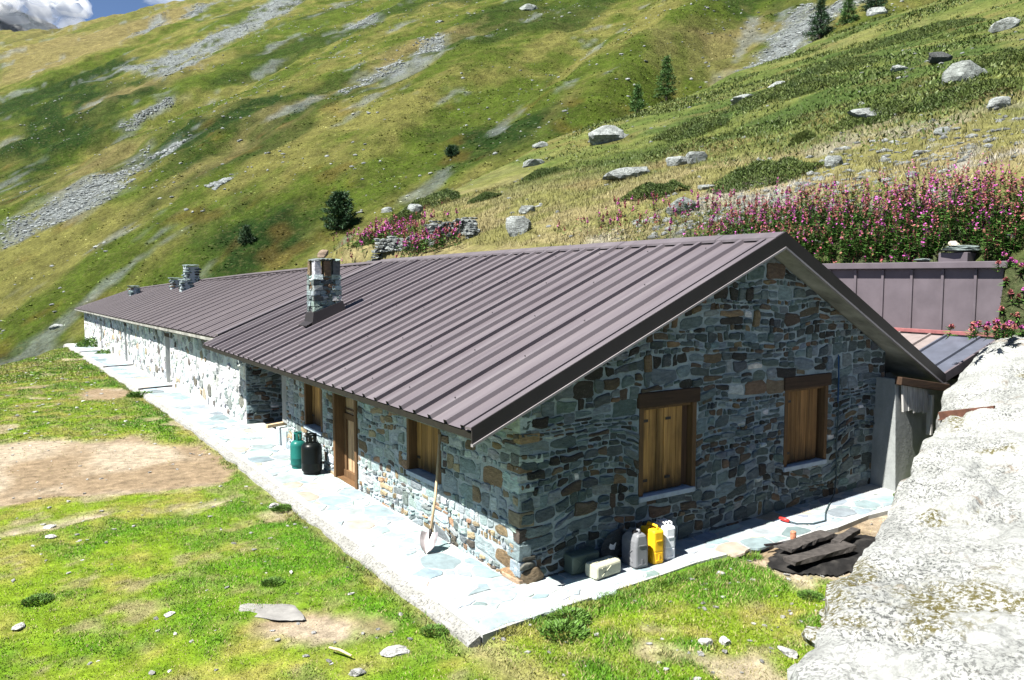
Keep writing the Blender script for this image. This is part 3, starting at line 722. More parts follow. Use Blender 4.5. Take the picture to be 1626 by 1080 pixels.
for k in range(12):
    ta, tb = k / 12 + .0006, (k + 1) / 12
    for sgn, E in ((-1, eaveL), (1, eaveR)):
        pa, pb = ridgeP(ta), ridgeP(tb); da = (E(ta) - pa).normalized() * .2; db = (E(tb) - pb).normalized() * .2
        u0, u1 = Vector((0, 0, .052)), Vector((0, 0, .066 + .002 * (k % 2)))
        mb.hexa([pa + u0, pa + da + u0, pb + db + u0, pb + u0, pa + u1, pa + da + u1, pb + db + u1, pb + u1])
        lo = Vector((0, 0, -.02)); q = .006
        mb.hexa([pa + da * .99 + lo * 0 + Vector((0, 0, .03)), pa + da + Vector((0, 0, .03)), pb + db + Vector((0, 0, .03)), pb + db * .99 + Vector((0, 0, .03)), pa + da * .99 + u0, pa + da + u0, pb + db + u0, pb + db * .99 + u0])
mb.build('ridge_cap', MAT['roof'], roof)
for E, nm in ((eaveL, 0), (eaveR, 1)):           # verge flashing on the gable end
    mb = MB(); a, b = E(0), ridgeP(0)
    if nm == 0: a = a + (a - b) * .004
    yy = lambda p, y, z: Vector((p.x, y, p.z + z))
    mb.hexa([yy(a, -.418, .03), yy(b, -.418, .03), yy(b, -.27, .03), yy(a, -.27, .03), yy(a, -.418, .06), yy(b, -.418, .06), yy(b, -.27, .052), yy(a, -.27, .052)])
    ov = mb.build('verge_trim', MAT['roof'], roof)
    mb = MB(); mb.hexa([yy(a, -.42, -.115), yy(b, -.42, -.14), yy(b, -.401, -.14), yy(a, -.401, -.115), yy(a, -.42, .064), yy(b, -.42, .064), yy(b, -.401, .064), yy(a, -.401, .064)])
    fl = mb.build('verge_flashing', MAT['fascia'], roof)
    mb = MB(); mb.hexa([yy(a, -.434, -.145), yy(b, -.434, -.17), yy(b, -.39, -.17), yy(a, -.39, -.145), yy(a, -.434, -.116), yy(b, -.434, -.141), yy(b, -.39, -.141), yy(a, -.39, -.116)])
    mb.build('drip_edge', MAT['lip'], fl)
# walls
def roof_under(x): return (1.96 + SL * (x + .87) if x < 4.12 else 4.14 - (x - 4.12) * (4.14 - 1.87) / (8.43 - 4.12)) - .125
WALLM = [MAT['stone'], MAT['mortar']]
GO = [(1.84, 2.88, .72, 2.1), (4.74, 5.78, .72, 2.1)]
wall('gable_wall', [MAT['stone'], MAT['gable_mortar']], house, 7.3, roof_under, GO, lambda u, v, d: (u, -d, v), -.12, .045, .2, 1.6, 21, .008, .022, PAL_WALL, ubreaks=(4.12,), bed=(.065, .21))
FO = [(1.93, 2.99, .73, 1.72), (4.88, 5.93, -.12, 1.78), (6.58, 7.57, .67, 1.7)]
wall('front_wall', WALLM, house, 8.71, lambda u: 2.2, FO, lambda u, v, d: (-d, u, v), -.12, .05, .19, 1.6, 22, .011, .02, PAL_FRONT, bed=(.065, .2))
wall('porch_wall', [MAT['stone'], MAT['gable_mortar']], house, 1.6, lambda u: 2.25 + .4 * u, [], lambda u, v, d: (u, 11.9 - d, v), -.12, .07, .2, 1.4, 23, .012, .04, PAL_WALL, bed=(.08, .2))
mb = MB(); mb.col = (.3, .32, .32); mb.box(1.6, 1.95, 8.72, 11.9, -.1, 2.95); mb.box(.02, 1.6, 8.712, 9.1, .5, 2.2)
mb.box(8.0, 8.35, .4, 12.6, -.1, 1.9); mb.build('rear_wall', MAT['buttress'], house)
mb = MB(); mb.box(-.03, .3, 8.72, 9.42, -.1, .37); mb.build('low_wall', MAT['mortar'], house, bevel=.015)
mb = MB(); mb.bar((-.34, 9.05, .44), (.35, 9.2, .46), .1, .07); mb.build('timber_beam', MAT['handle_wood'], house, bevel=.008)
# quoins at the corner: squared blocks lapping both walls
mb = MB(); z = -.1; R = random.Random(5); k = 0
while z < 1.95:
    h = R.uniform(.1, .22); lx, ly = (R.uniform(.22, .34), R.uniform(.12, .2)) if k % 2 else (R.uniform(.12, .2), R.uniform(.22, .34)); k += 1
    c = pick(PAL_FRONT, R); o = .02 if k > 1 else .05; j = lambda: R.uniform(-.012, .012)
    mb.col = c
    mb.hexa([(-o + j(), -o + j(), z), (lx + j(), -o + j(), z), (lx, ly, z), (-o + j(), ly + j(), z), (-o + j(), -o + j(), z + h - .02), (lx + j(), -o + j(), z + h - .02), (lx, ly, z + h - .02), (-o + j(), ly + j(), z + h - .02)])
    z += h
rock(mb, (.16, -.02, .05), (.42, .2, .3), 3, (.1, .075, .045), 0.1, sub=2); rock(mb, (0, .2, .05), (.12, .36, .2), 4, (.22, .14, .075), 0.0, sub=2); rock(mb, (.12, .0, .2), (.26, .14, .13), 6, (.1, .1, .085), .2, sub=2)
mb.build('corner_stones', MAT['stone'], house, bevel=.03)
# windows: timber surround, boarded shutters set back, slate sill
def window(parent, u0, u1, v0, v1, to3, leaves, lintel, recess, wood_s, jamb=.075, lint_over=(.04, .05), sill=True):
    f = MB()
    def hx(u_0, u_1, v_0, v_1, d0, d1, b=f): b.hexa([to3(u_0, v_0, d0), to3(u_1, v_0, d0), to3(u_1, v_0, d1), to3(u_0, v_0, d1), to3(u_0, v_1, d0), to3(u_1, v_1, d0), to3(u_1, v_1, d1), to3(u_0, v_1, d1)])
    vt = v1 - lintel
    hx(u0, u0 + jamb, v0, vt, .012, -.3); hx(u1 - jamb, u1, v0, vt, .012, -.3); hx(u0 + jamb, u1 - jamb, vt - .035, vt, -.02, -.3)
    fr = f.build('window', MAT['frame'], parent, bevel=.006)
    if lintel > .05:
        b = MB(); hx(u0 - lint_over[0], u1 + lint_over[1], vt + .002, v1, .035, -.25, b); b.build('lintel', MAT['lintel'], fr, bevel=.018)
    n = len(leaves); a = u0 + jamb + .004; wid = (u1 - jamb - .004 - a)
    for (p0, p1) in leaves:
        b = MB(); w0, w1 = a + wid * p0 + .003, a + wid * p1 - .003; nb = max(2, round((w1 - w0) / .13))
        for i in range(nb):
            b.col = (lambda v_: (v_, v_ * .97, v_ * .92))(.36 + .26 * ((i * 7919 + int(w0 * 1000)) % 97) / 97)
            x0 = w0 + (w1 - w0) * i / nb; x1 = w0 + (w1 - w0) * (i + 1) / nb
            hx(x0 + .002, x1 - .002, v0 + .035, vt - .04, -recess - .004 * (i % 2), -recess - .03, b)
        sh = b.build('shutter', wood_s, fr, bevel=.003)
        for vv in (v0 + .18, vt - .2):
            b = MB(); e = w1 - .02 if p1 > .9 else w0 + .02; d = -1 if p1 > .9 else 1
            x0, x1 = sorted((e, e + d * .09)); hx(x0, x1, vv, vv + .035, -recess + .012, -recess + .001, b)
            b.build('hinge', MAT['fascia'], sh)
    b = MB(); hx(u0 + jamb, u1 - jamb, v0 + .03, vt, -.31, -.33, b); b.build('backing', MAT['dark_wood'], fr)
    if sill:
        b = MB(); hx(u0 - .01, u1 - .03, v0 - .055, v0 + .012, .045, -.3, b); b.build('sill', MAT['sill'], fr, bevel=.006)
    return fr
g3 = lambda u, v, d: (u, -d, v); f3 = lambda u, v, d: (-d, u, v)
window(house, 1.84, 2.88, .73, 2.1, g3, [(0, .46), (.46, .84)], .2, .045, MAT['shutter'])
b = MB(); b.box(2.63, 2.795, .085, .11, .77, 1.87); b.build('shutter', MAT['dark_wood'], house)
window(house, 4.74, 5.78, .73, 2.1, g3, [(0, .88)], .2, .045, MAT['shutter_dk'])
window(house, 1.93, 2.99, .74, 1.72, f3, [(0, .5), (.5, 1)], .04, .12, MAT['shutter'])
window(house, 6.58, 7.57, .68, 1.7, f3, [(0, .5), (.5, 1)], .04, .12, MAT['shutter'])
# door
b = MB()
def hx(b, u0, u1, v0, v1, d0, d1): b.hexa([f3(u0, v0, d0), f3(u1, v0, d0), f3(u1, v0, d1), f3(u0, v0, d1), f3(u0, v1, d0), f3(u1, v1, d0), f3(u1, v1, d1), f3(u0, v1, d1)])
hx(b, 4.885, 4.975, -.02, 1.76, .035, -.26); hx(b, 5.835, 5.925, -.02, 1.76, .05, -.26); hx(b, 4.975, 5.835, 1.68, 1.76, .03, -.26)
dr = b.build('door', MAT['frame'], house, bevel=.008)
b = MB()
for i in range(6):
    x0 = 4.98 + i * .1417; hx(b, x0 + .002, x0 + .1387, .12, 1.675, -.16 - .004 * (i % 2), -.2)
b.build('door_leaf', MAT['door'], dr, bevel=.003)
b = MB(); hx(b, 4.89, 5.92, -.1, .018, .02, -.3); b.build('threshold', MAT['frame'], dr, bevel=.004)
b = MB(); hx(b, 4.98, 5.83, 1.06, 1.17, -.12, -.158); hx(b, 4.98, 5.83, .02, .14, -.11, -.158); hx(b, 5.74, 5.83, .142, 1.058, -.125, -.158); hx(b, 4.98, 5.07, .142, 1.058, -.125, -.158); b.build('door_rail', MAT['frame'], dr, bevel=.004)
b = MB(); hx(b, 5.0, 5.82, 1.23, 1.26, -.14, -.158); b.build('ledge', MAT['dark_wood'], dr)
# chimney
PAL_CH = [((.13, .165, .16), 30), ((.2, .25, .245), 24), ((.07, .08, .078), 20), ((.13, .09, .055), 12), ((.3, .34, .33), 10)]
CH = Vector((.58, 8.55, 2.45)); b = MB(); b.m = 1; b.box(.62, 1.12, 8.59, 8.93, 2.4, 3.62); b.m = 0
cu = lambda w: None
for (w, to, sd) in ((.34, lambda u, v, d: (.62 - d, 8.59 + u, 2.72 + v), 31), (.5, lambda u, v, d: (.62 + u, 8.59 - d, 2.72 + v), 32), (.34, lambda u, v, d: (1.12 + d, 8.59 + u, 2.72 + v), 33), (.5, lambda u, v, d: (.62 + u, 8.93 + d, 2.72 + v), 34)):
    relief(b, stones2d(w, .9, .035, .12, 2.6, sd, 2500), to, .004, .03, PAL_CH, sd)
R = random.Random(12)
for k in range(8):                              # corner stones stepping up the stack
    for (x, y) in ((.6, 8.57), (1.14, 8.57), (.6, 8.95), (1.14, 8.95)):
        z = 2.74 + k * .112; sx, sy = (.2, .11) if k % 2 else (.12, .19); s1 = -1 if x > 1 else 1; s2 = -1 if y > 8.8 else 1
        b.col = pick(PAL_CH, R); j = lambda: R.uniform(-.012, .012); xa, xb = sorted((x - s1 * .03, x + s1 * (sx - .03))); ya, yb = sorted((y - s2 * .03, y + s2 * (sy - .03)))
        b.hexa([(xa + j(), ya + j(), z + j() * .4), (xb + j(), ya + j(), z), (xb + j(), yb + j(), z), (xa + j(), yb + j(), z + j() * .4), (xa + j(), ya + j(), z + .1), (xb + j(), ya + j(), z + .1 + j() * .5), (xb + j(), yb + j(), z + .1), (xa + j(), yb + j(), z + .1)])
for (x, y) in ((.66, 8.62), (1.08, 8.62), (.66, 8.9), (1.08, 8.9), (.86, 8.61)):
    b.col = pick(PAL_CH, R); j = lambda: R.uniform(-.02, .02); q = .07
    b.hexa([(x - q + j(), y - q + j(), 3.6), (x + q + j(), y - q + j(), 3.6), (x + q, y + q, 3.6), (x - q, y + q + j(), 3.6), (x - q + j(), y - q + j(), 3.91), (x + q + j(), y - q + j(), 3.91), (x + q, y + q, 3.91), (x - q, y + q + j(), 3.91)])
ch = b.build('chimney', [MAT['stone'], MAT['gable_mortar']], roof, bevel=.012)
b = MB()
for i in range(5): rock(b, (.68 + .1 * i, 8.76 + .03 * (-1) ** i, 3.93 + .01 * (i % 2)), (.28, .62, .075), 70 + i, pick(PAL_CH, R), R.uniform(-.15, .15), sub=2)
b.build('cap_slab', MAT['stone'], ch)
b = MB(); rock(b, (.84, 8.76, 4.05), (.24, .22, .25), 77, (.17, .125, .09), .3, sub=2); b.build('cap_stone', MAT['stone'], ch)
b = MB(); zr = lambda x: 1.96 + SL * (x + .87)
b.hexa([(.5, 8.48, zr(.5)), (1.24, 8.48, zr(1.24)), (1.24, 9.03, zr(1.24)), (.5, 9.03, zr(.5)), (.545, 8.515, 2.83), (1.19, 8.515, 3.07), (1.19, 9.0, 3.07), (.545, 9.0, 2.83)])
b.hexa([(.38, 8.5, zr(.38) + .045), (.52, 8.5, zr(.52) + .045), (.52, 9.0, zr(.52) + .045), (.38, 9.0, zr(.38) + .045), (.38, 8.5, zr(.38) + .06), (.52, 8.5, zr(.52) + .075), (.52, 9.0, zr(.52) + .075), (.38, 9.0, zr(.38) + .06)])
b.build('flashing', MAT['fascia'], ch)

# ---- the long barn behind it
barn = empty('long_barn', (0, 12.7, base_z(12.7)), 'long low pale stone barn with a dull metal roof running on behind the house', 'barn')
BE = [(12.4, -.5, 2.1), (17.5, -.5, 2.01), (25.5, -.5, 1.86), (51, -.62, 1.49)]; BR = [(12.66, 4.12, 3.985), (19.8, 4.12, 3.82), (26.3, 4.1, 3.66), (36.5, 3.45, 3.27), (51, 2.64, 2.67)]
def curve(L):
    A = np.array(L)
    def f(t):
        y = A[0, 0] + t * (A[-1, 0] - A[0, 0]); return Vector((float(np.interp(y, A[:, 0], A[:, 1])), y, float(np.interp(y, A[:, 0], A[:, 2]))))
    return f
bE, bR = curve(BE), curve(BR); bEr = curve([(12.66, 8.4, 1.9), (51, 6.2, 1.2)])
b = MB(); L = 38.5; ribbed(b, bE, bR, [.25 + .385 * i for i in range(99)], L, w=.09, h=.024, seg=4); ribbed(b, bEr, bR, [], L, seg=2)
br = b.build('roof', MAT['roof_far'], barn)
b = MB(); slab(b, bE, bR, 0.001, .999, .05, .12, 60); slab(b, bEr, bR, .001, .999, .05, .12, 30); b.build('soffit', MAT['soffit'], br)
b = MB()
for k in range(24):
    ta, tb = k / 24, (k + 1) / 24
    for E in (bE, bEr):
        pa, pb = bR(ta), bR(tb); da = (E(ta) - pa).normalized() * .18; db = (E(tb) - pb).normalized() * .18; u0, u1 = Vector((0, 0, .045)), Vector((0, 0, .06))
        b.hexa([pa + u0, pa + da + u0, pb + db + u0, pb + u0, pa + u1, pa + da + u1, pb + db + u1, pb + u1])
b.build('ridge_cap', MAT['roof_far'], br)
b = MB()                                        # flashing strip along the joint with the house roof
pa, pb = Vector((-.5, 12.42, 2.13)), Vector((4.12, 12.68, 4.01))
for k in range(6):
    p, q = pa.lerp(pb, k / 6), pa.lerp(pb, (k + 1) / 6); b.hexa([p + Vector((0, 0, .02)), q + Vector((0, 0, .02)), q + Vector((0, .34, .02)), p + Vector((0, .34, .02)), p + Vector((0, 0, .055)), q + Vector((0, 0, .055)), q + Vector((0, .34, .05)), p + Vector((0, .34, .05))])
b.build('joint_flashing', MAT['roof'], br)
b = MB()
for k in range(12):
    p, q = bE(k / 12), bE((k + 1) / 12)
    b.hexa([p + Vector((.01, 0, -.14)), p + Vector((.03, 0, -.14)), q + Vector((.03, 0, -.14)), q + Vector((.01, 0, -.14)), p + Vector((.01, 0, -.014)), p + Vector((.03, 0, -.014)), q + Vector((.03, 0, -.014)), q + Vector((.01, 0, -.014))])
b.build('eave_board', MAT['eave'], br)
BW = 37.9; wx = lambda u: -.006 * u if u < 10 else -.06 - .004 * (u - 10)
bt = lambda u: float(np.interp(u + 11.9, [11.9, 17.5, 25.5, 51], [2.12, 2.06, 1.92, 1.56]))
BO = [(9.4, 10.25, -.5, 1.55), (19.4, 20.2, -.9, 1.4), (28.6, 29.4, -.9, 1.2), (2.55, 2.67, .75, 1.3), (5.3, 5.42, .75, 1.3), (20.9, 21.3, .1, 1.2), (18.4, 18.7, .45, 1.2)]
wall('front_wall', [MAT['stone'], MAT['barn_mortar']], barn, BW, bt, BO, lambda u, v, d: (wx(u) - d, 11.9 + u, v), -.75, .09, .24, 1.3, 41, .02, .03, PAL_BARN, thick=.5, ubreaks=(6, 14, 25, 33), tries=12000, drop=.22)
wall('end_wall', [MAT['stone'], MAT['barn_mortar']], barn, 6.6, lambda u: 1.45 + .36 * min(u, 3.2) - .36 * max(0, u - 3.2), [], lambda u, v, d: (-.2 + u, 49.8 + d, v), -.9, .12, .3, 1.4, 43, .02, .03, PAL_BARN, ubreaks=(3.2,), tries=2500)
b = MB(); b.box(7.0, 7.4, 12.8, 49.8, -.8, 1.2); b.build('rear_wall', MAT['buttress'], barn)
for (u, w, z0, z1, m_) in ((9.4, .85, -.14, 1.5, 'lintel'), (19.4, .8, -.3, 1.35, 'lintel'), (28.6, .8, -.42, 1.15, 'lintel')):
    b = MB(); x = wx(u); y0 = 11.9 + u
    for i in range(5): b.box(x + .2, x + .24 + .003 * (i % 2), y0 + i * w / 5 + .004, y0 + (i + 1) * w / 5 - .004, z0, z1)
    d = b.build('door', MAT[m_], barn)
    b = MB(); b.box(x - .02, x + .16, y0 - .02, y0 + w + .02, z1, z1 + .14); b.build('lintel', MAT['lintel'], d)
for u in (2.55, 5.3, 20.9, 18.4):
    b = MB(); b.box(wx(u) + .25, wx(u) + .3, 11.9 + u - .05, 12.35 + u, .05, 1.35); b.build('vent_slit', MAT['lintel'], barn)
def vent(px, y, s, hgt, seed, parent):
    z = 2.0; t = (y - 12.4) / 38.5; a, c = bE(t), bR(t); k = (px - a.x) / (c.x - a.x); z = a.z + (c.z - a.z) * k; R = random.Random(seed)
    b = MB(); b.m = 1; b.box(px - s / 2, px + s / 2, y - s / 2, y + s / 2, z - .1, z + hgt); b.m = 0
    for q in range(max(3, int(hgt / .13))):
        for sx in (-1, 1):
            for sy in (-1, 1): rock(b, (px + sx * s * .32, y + sy * s * .32, z + .06 + q * .13), (s * .62, s * .62, .17), seed * 31 + q * 4 + sx + 2 * sy, pick(PAL_WALL, R), 0, sub=2)
    o = b.build('chimney', WALLM, parent); b = MB()
    rock(b, (px, y, z + hgt + .06), (s * 1.5, s * 1.5, .1), seed + 1, (.1, .13, .13), .2, sub=2); b.build('cap_slab', MAT['stone'], o); return o
vent(1.8, 42.4, .5, .42, 51, br); vent(2.7, 35.0, .48, .42, 52, br); vent(2.45, 31.3, .48, .42, 53, br)
big = vent(3.2, 33.8, .62, .85, 54, br)
# ---- hillside annex: upright cladding, a lean-to roof falling into the valley gutter, slate-capped vent
ax = empty('annex', (10.5, -.3, 2.4), 'low annex clad in upright purple metal sheets dug into the flowery bank', 'annex')
b = MB(); b.box(10.5, 10.54, -.3, 9.5, 2.46, 3.74); b.m = 0
for i in range(12): 
    y = .15 + i * .62; b.box(10.455, 10.5, y, y + .055, 2.5, 3.73)
cl = b.build('cladding', MAT['clad'], ax, bevel=.008)
b = MB(); b.box(10.36, 10.75, -.42, 9.5, 3.742, 3.87); b.build('capping', MAT['clad'], cl, bevel=.012)
b = MB(); b.box(10.38, 10.455, -.28, 9.5, 2.47, 2.54); b.build('base_flashing', MAT['red'], cl, bevel=.006)
b = MB(); b.box(10.54, 10.9, -.3, -.05, 2.0, 3.74); b.build('end_post', MAT['buttress'], ax)
lw = lambda x: 1.87 + .287 * (x - 8.43)
def low(y0, y1, m_, nm='lower_roof'):
    b = MB(); b.hexa([(8.45, y0, lw(8.45) - .05), (10.5, y0, lw(10.5) - .05), (10.5, y1, lw(10.5) - .05), (8.45, y1, lw(8.45) - .05), (8.45, y0, lw(8.45)), (10.5, y0, lw(10.5)), (10.5, y1, lw(10.5)), (8.45, y1, lw(8.45))])
    yy = y0 + .31
    while yy < y1 + .01:
        b.hexa([(8.45, yy - .02, lw(8.45)), (10.45, yy - .02, lw(10.45)), (10.45, yy + .02, lw(10.45)), (8.45, yy + .02, lw(8.45)), (8.45, yy - .015, lw(8.45) + .045), (10.45, yy - .015, lw(10.45) + .045), (10.45, yy + .015, lw(10.45) + .045), (8.45, yy + .015, lw(8.45) + .045)]); yy += .62
    return b.build(nm, MAT[m_], ax)
low(-.3, .63, 'blue_roof'); low(.634, 9.5, 'dust_roof')
b = MB(); b.hexa([(8.4, -.345, lw(8.4) - .13), (10.5, -.345, lw(10.5) - .13), (10.5, -.303, lw(10.5) - .13), (8.4, -.303, lw(8.4) - .13), (8.4, -.345, lw(8.4) + .03), (10.5, -.345, lw(10.5) + .03), (10.5, -.303, lw(10.5) + .03), (8.4, -.303, lw(8.4) + .03)]); b.build('edge_trim', MAT['clad'], ax)
b = MB(); b.box(8.6, 10.4, .1, 9.4, -.1, 1.7); b.build('body', MAT['buttress'], ax)
b = MB(); b.tube([(8.38, -.48, 1.72), (8.46, -.3, 1.74), (8.46, 3, 1.76)], .075, 10); b.build('gutter', MAT['fascia'], ax)
b = MB(); b.box(10.62, 11.05, .42, .98, 3.7, 4.05); vt = b.build('vent', MAT['clad'], ax, bevel=.01)
b = MB()
for i in range(3): rock(b, (10.82 + .03 * i, .66 - .04 * i, 4.09 + .04 * i), (.72 - .15 * i, .86 - .16 * i, .07), 90 + i, (.12, .15, .145), .1 * i, sub=2)
rock(b, (10.8, .8, 4.22), (.22, .2, .16), 95, (.4, .36, .3), .4, sub=2); b.build('slate_cap', MAT['stone'], vt)
b = MB(); rock(b, (10.6, 1.3, 3.92), (.36, .42, .07), 97, (.14, .17, .165), .3, sub=2); b.build('loose_slate', MAT['stone'], ax)
# concrete buttress at the right end of the gable, boards nailed over its head
bt_ = empty('concrete_buttress', (7.5, -.2, 0), 'grey concrete buttress with old boards nailed over its head beside the gable', 'buttress')
b = MB(); b.hexa([(6.88, -.52, -.1), (8.15, -.4, -.1), (8.15, .3, -.1), (7.02, .3, -.1), (7.02, -.36, 1.95), (8.2, -.28, 1.8), (8.2, .3, 1.8), (7.08, .3, 1.95)]); b.build('buttress_block', MAT['buttress'], bt_, bevel=.02)
b = MB(); R = random.Random(3)
for i in range(5):
    x0 = 7.1 + i * .15; zb = 1.42 + R.uniform(-.03, .08) - .03 * i; b.hexa([(x0, -.47, zb), (x0 + .142, -.462, zb + .01), (x0 + .142, -.43, zb + .01), (x0, -.435, zb), (x0 + .01, -.435, 1.86), (x0 + .15, -.43, 1.83 - .03 * i), (x0 + .15, -.395, 1.83 - .03 * i), (x0 + .01, -.4, 1.86)])
b.build('nailed_board', MAT['grey_wood'], bt_, bevel=.004)
b = MB(); b.bar((7.0, -.42, 1.93), (8.3, -.5, 1.72), .12, .13); b.build('head_beam', MAT['lintel'], bt_, bevel=.01)
b = MB(); b.bar((7.95, -.44, .95), (7.97, -.42, 1.62), .09, .06, (1, 0, 0)); b.build('post', MAT['grey_wood'], bt_, bevel=.006)
# ---- broad retaining wall in the foreground
EP = np.array([(-3.2, -5.72, 1.08), (-.95, -4.51, 1.1), (.17, -3.91, 1.1), (1.18, -3.45, 1.1), (2.41, -2.99, 1.1), (3.32, -2.61, 1.2), (5.31, -1.91, 1.5), (7.4, -.98, 1.8), (8.5, -.62, 2.0), (9.4, -.52, 2.3), (10.6, -.5, 2.75), (12, -.6, 3.4)])
sa = np.concatenate([[0], np.cumsum(np.hypot(np.diff(EP[:, 0]), np.diff(EP[:, 1])))]); Ltot = sa[-1]
nt_, nw_ = 560, 170; tt = np.linspace(0, Ltot, nt_); ww = np.concatenate([[-1, -.75, -.5, -.25, -.08], np.linspace(0, 1, nw_) ** 1.5])
ex, ey, ez = (np.interp(tt, sa, EP[:, k]) for k in range(3))
ex = ex + .11 * (fbm(tt * 1.6, tt * 0, 3, 401) - .5) * 2; ey = ey + .1 * (fbm(tt * 1.9, tt * 0 + 5, 3, 403) - .5) * 2
V = np.zeros((len(ww), nt_, 3))
for i, w_ in enumerate(ww):
    if w_ < 0:
        rg = .1 * (fbm(tt * 2.5, np.full_like(tt, w_ * 3), 3, 405) - .5)
        V[i, :, 0] = ex - .5 * (.02 + rg) - .06 * w_; V[i, :, 1] = ey + .87 * (.02 + rg) + .06 * w_; V[i, :, 2] = ez * (1 + w_) + w_ * .3
        if w_ == -1: V[i, :, 2] = -.3
    else:
        D = w_ * 8; x = ex + .5 * D; y = ey - .87 * D
        V[i, :, 0], V[i, :, 1] = x, y
        V[i, :, 2] = ez + (.13 + .16 * sstep(5, 9, ex)) * D * (1 - .55 * sstep(1, 7, D)) + sstep(0, .4, D) * (.16 * (fbm(x * 1.1, y * 1.1, 4, 407, .6) - .5) + .07 * (fbm(x * 5, y * 5, 3, 409, .7) - .5)) + .05 * sstep(.0, .12, D) - .02 + sstep(.05, .3, D) * (.05 * (fbm(x * 13, y * 13, 4, 417, .7) - .5) + .035 * np.abs(fbm(x * 4.3, y * 4.3, 3, 419, .6) - .5) * 2 - .045 * sstep(.62, .7, fbm(x * 7.5, y * 7.5, 3, 421)))
        ter = .1 * sstep(.5, .56, fbm(x * .7 + 3, y * .7, 3, 413)); V[i, :, 2] += ter * sstep(.2, .6, D)
i = np.arange(len(ww) * nt_).reshape(len(ww), nt_); Q = np.stack([i[:-1, :-1], i[:-1, 1:], i[1:, 1:], i[1:, :-1]], -1).reshape(-1, 4)
rw = np_mesh('retaining_wall', V.reshape(-1, 3), Q, np.full((V.size // 3, 3), .5), MAT['walltop'], origin=(2, -4, 0), smooth=True)
tag(rw, 'broad crumbling concrete retaining wall with a white pitted mossy top', 'wall')
b = MB(); R = random.Random(14); b.col = (.5, .5, .5)
for k in range(16):
    t = R.uniform(2.2, 6.2); x, y, z = (float(np.interp(t, sa, EP[:, q])) for q in range(3)); s = R.uniform(.16, .42)
    rock(b, (x + R.uniform(.0, .14), y + R.uniform(-.14, .0), z - R.uniform(.08, .3)), (s * 1.4, s, s * R.uniform(.35, .6)), 1200 + k, (.5, .5, .5), math.radians(30) + R.uniform(-.3, .3), 10, 3, .03)
b.build('edge_stones', MAT['walltop'], rw)
def wall_z(x, y):
    q = V[5:].reshape(-1, 3); return float(q[np.argmin((q[:, 0] - x) ** 2 + (q[:, 1] - y) ** 2), 2])
b = MB(); b.bar((6.1, -1.58, 1.63), (6.22, -2.25, 1.8), .09, .1, (0, 0, 1)); b.bar((6.1, -1.58, 1.575), (6.22, -2.25, 1.745), .15, .016)
tag(b.build('iron_beam', mat_plain('rusty_iron', (.075, .032, .02), .85, .5, 9, .5, 40, .006), origin=(6.1, -1.58, 1.6)), 'rusty iron beam end sticking out of the concrete wall top', 'beam')

# ---- paving: irregular flags in pale mortar, with a cement kerb
PV = [(-1.06, -.9), (.23, -.78), (2.2, -.68), (4.0, -.62), (4.6, -.62), (5.4, -.7), (6.9, -.95), (7.1, -.5), (7.1, .02), (.02, .02)]
b = MB(); b.m = 1; b.col = (.6, .6, .6)
def pz(x, y): return base_z(y) + .03 * max(0, min(6, x - 1.5)) * (1 if y < 0.1 else 0)
ys_ = [-.9, .02] + [12 + 3.5 * k for k in range(0, 11)]
for a, c in zip(ys_[:-1], ys_[1:]):
    xo = lambda y: -1.08 - .012 * max(0, y - 15); xi = lambda y: .02 if y < 8.7 or y > 12 else .02
    if a < 0: continue
    b.hexa([(xo(a), a, base_z(a) - .3), (xi(a), a, base_z(a) - .3), (xi(c), c, base_z(c) - .3), (xo(c), c, base_z(c) - .3), (xo(a), a, base_z(a)), (xi(a), a, base_z(a)), (xi(c), c, base_z(c)), (xo(c), c, base_z(c))])
xs_ = [-1.06, .02, 1.5, 2.2, 3.1, 4.0, 4.7, 5.5, 6.3, 7.1]; yo = lambda x: float(np.interp(x, [-1.06, .23, 2.2, 3.1, 4.0, 4.7, 5.5, 6.3, 7.1], [-.9, -.78, -.7, -.78, -.92, -.98, -.93, -1.02, -.95]))
for a, c in zip(xs_[:-1], xs_[1:]):
    za, zc = pz(a, -.1), pz(c, -.1); b.hexa([(a, yo(a), za - .3), (c, yo(c), zc - .3), (c, .019, zc - .3), (a, .019, za - .3), (a, yo(a), za), (c, yo(c), zc), (c, .019, zc), (a, .019, za)])
b.hexa([(.02, 8.75, -.2), (1.6, 8.75, -.2), (1.6, 11.9, -.2), (.02, 11.9, -.2), (.02, 8.75, .005), (1.6, 8.75, .005), (1.6, 11.9, .005), (.02, 11.9, .005)])
b.m = 0
PAL_FLAG = [((.2, .25, .265), 40), ((.26, .31, .32), 34), ((.155, .195, .21), 10), ((.28, .26, .21), 5), ((.3, .33, .33), 14)]
def kp(fn):
    def k(P, cx, cy): return P if fn(cx, cy) else None
    return k
P = [[(x - .98, y + .02) for x, y in p] for p in stones2d(.94, 12.2, .07, .27, .85, 61, 6000)]
relief(b, P, lambda u, v, d: (u, v, base_z(v) + d), .011, .009, PAL_FLAG, 61)
P = [[(x - .98, y + 12.3) for x, y in p] for p in stones2d(.9, 33, .16, .34, .8, 63, 5000)]
relief(b, P, lambda u, v, d: (u - .012 * max(0, v - 15), v, base_z(v) + d), .014, .008, PAL_FLAG, 63)
P = [[(x - .98, y - .86) for x, y in p] for p in stones2d(7.7, .86, .07, .25, 1.25, 62, 5000)]
relief(b, P, lambda u, v, d: (u, v, pz(u, v - .02) + d), .011, .009, PAL_FLAG, 62, kp(lambda x, y: y > yo(x) + .09 and y < -.03 and x < 6.5))
b.m = 2
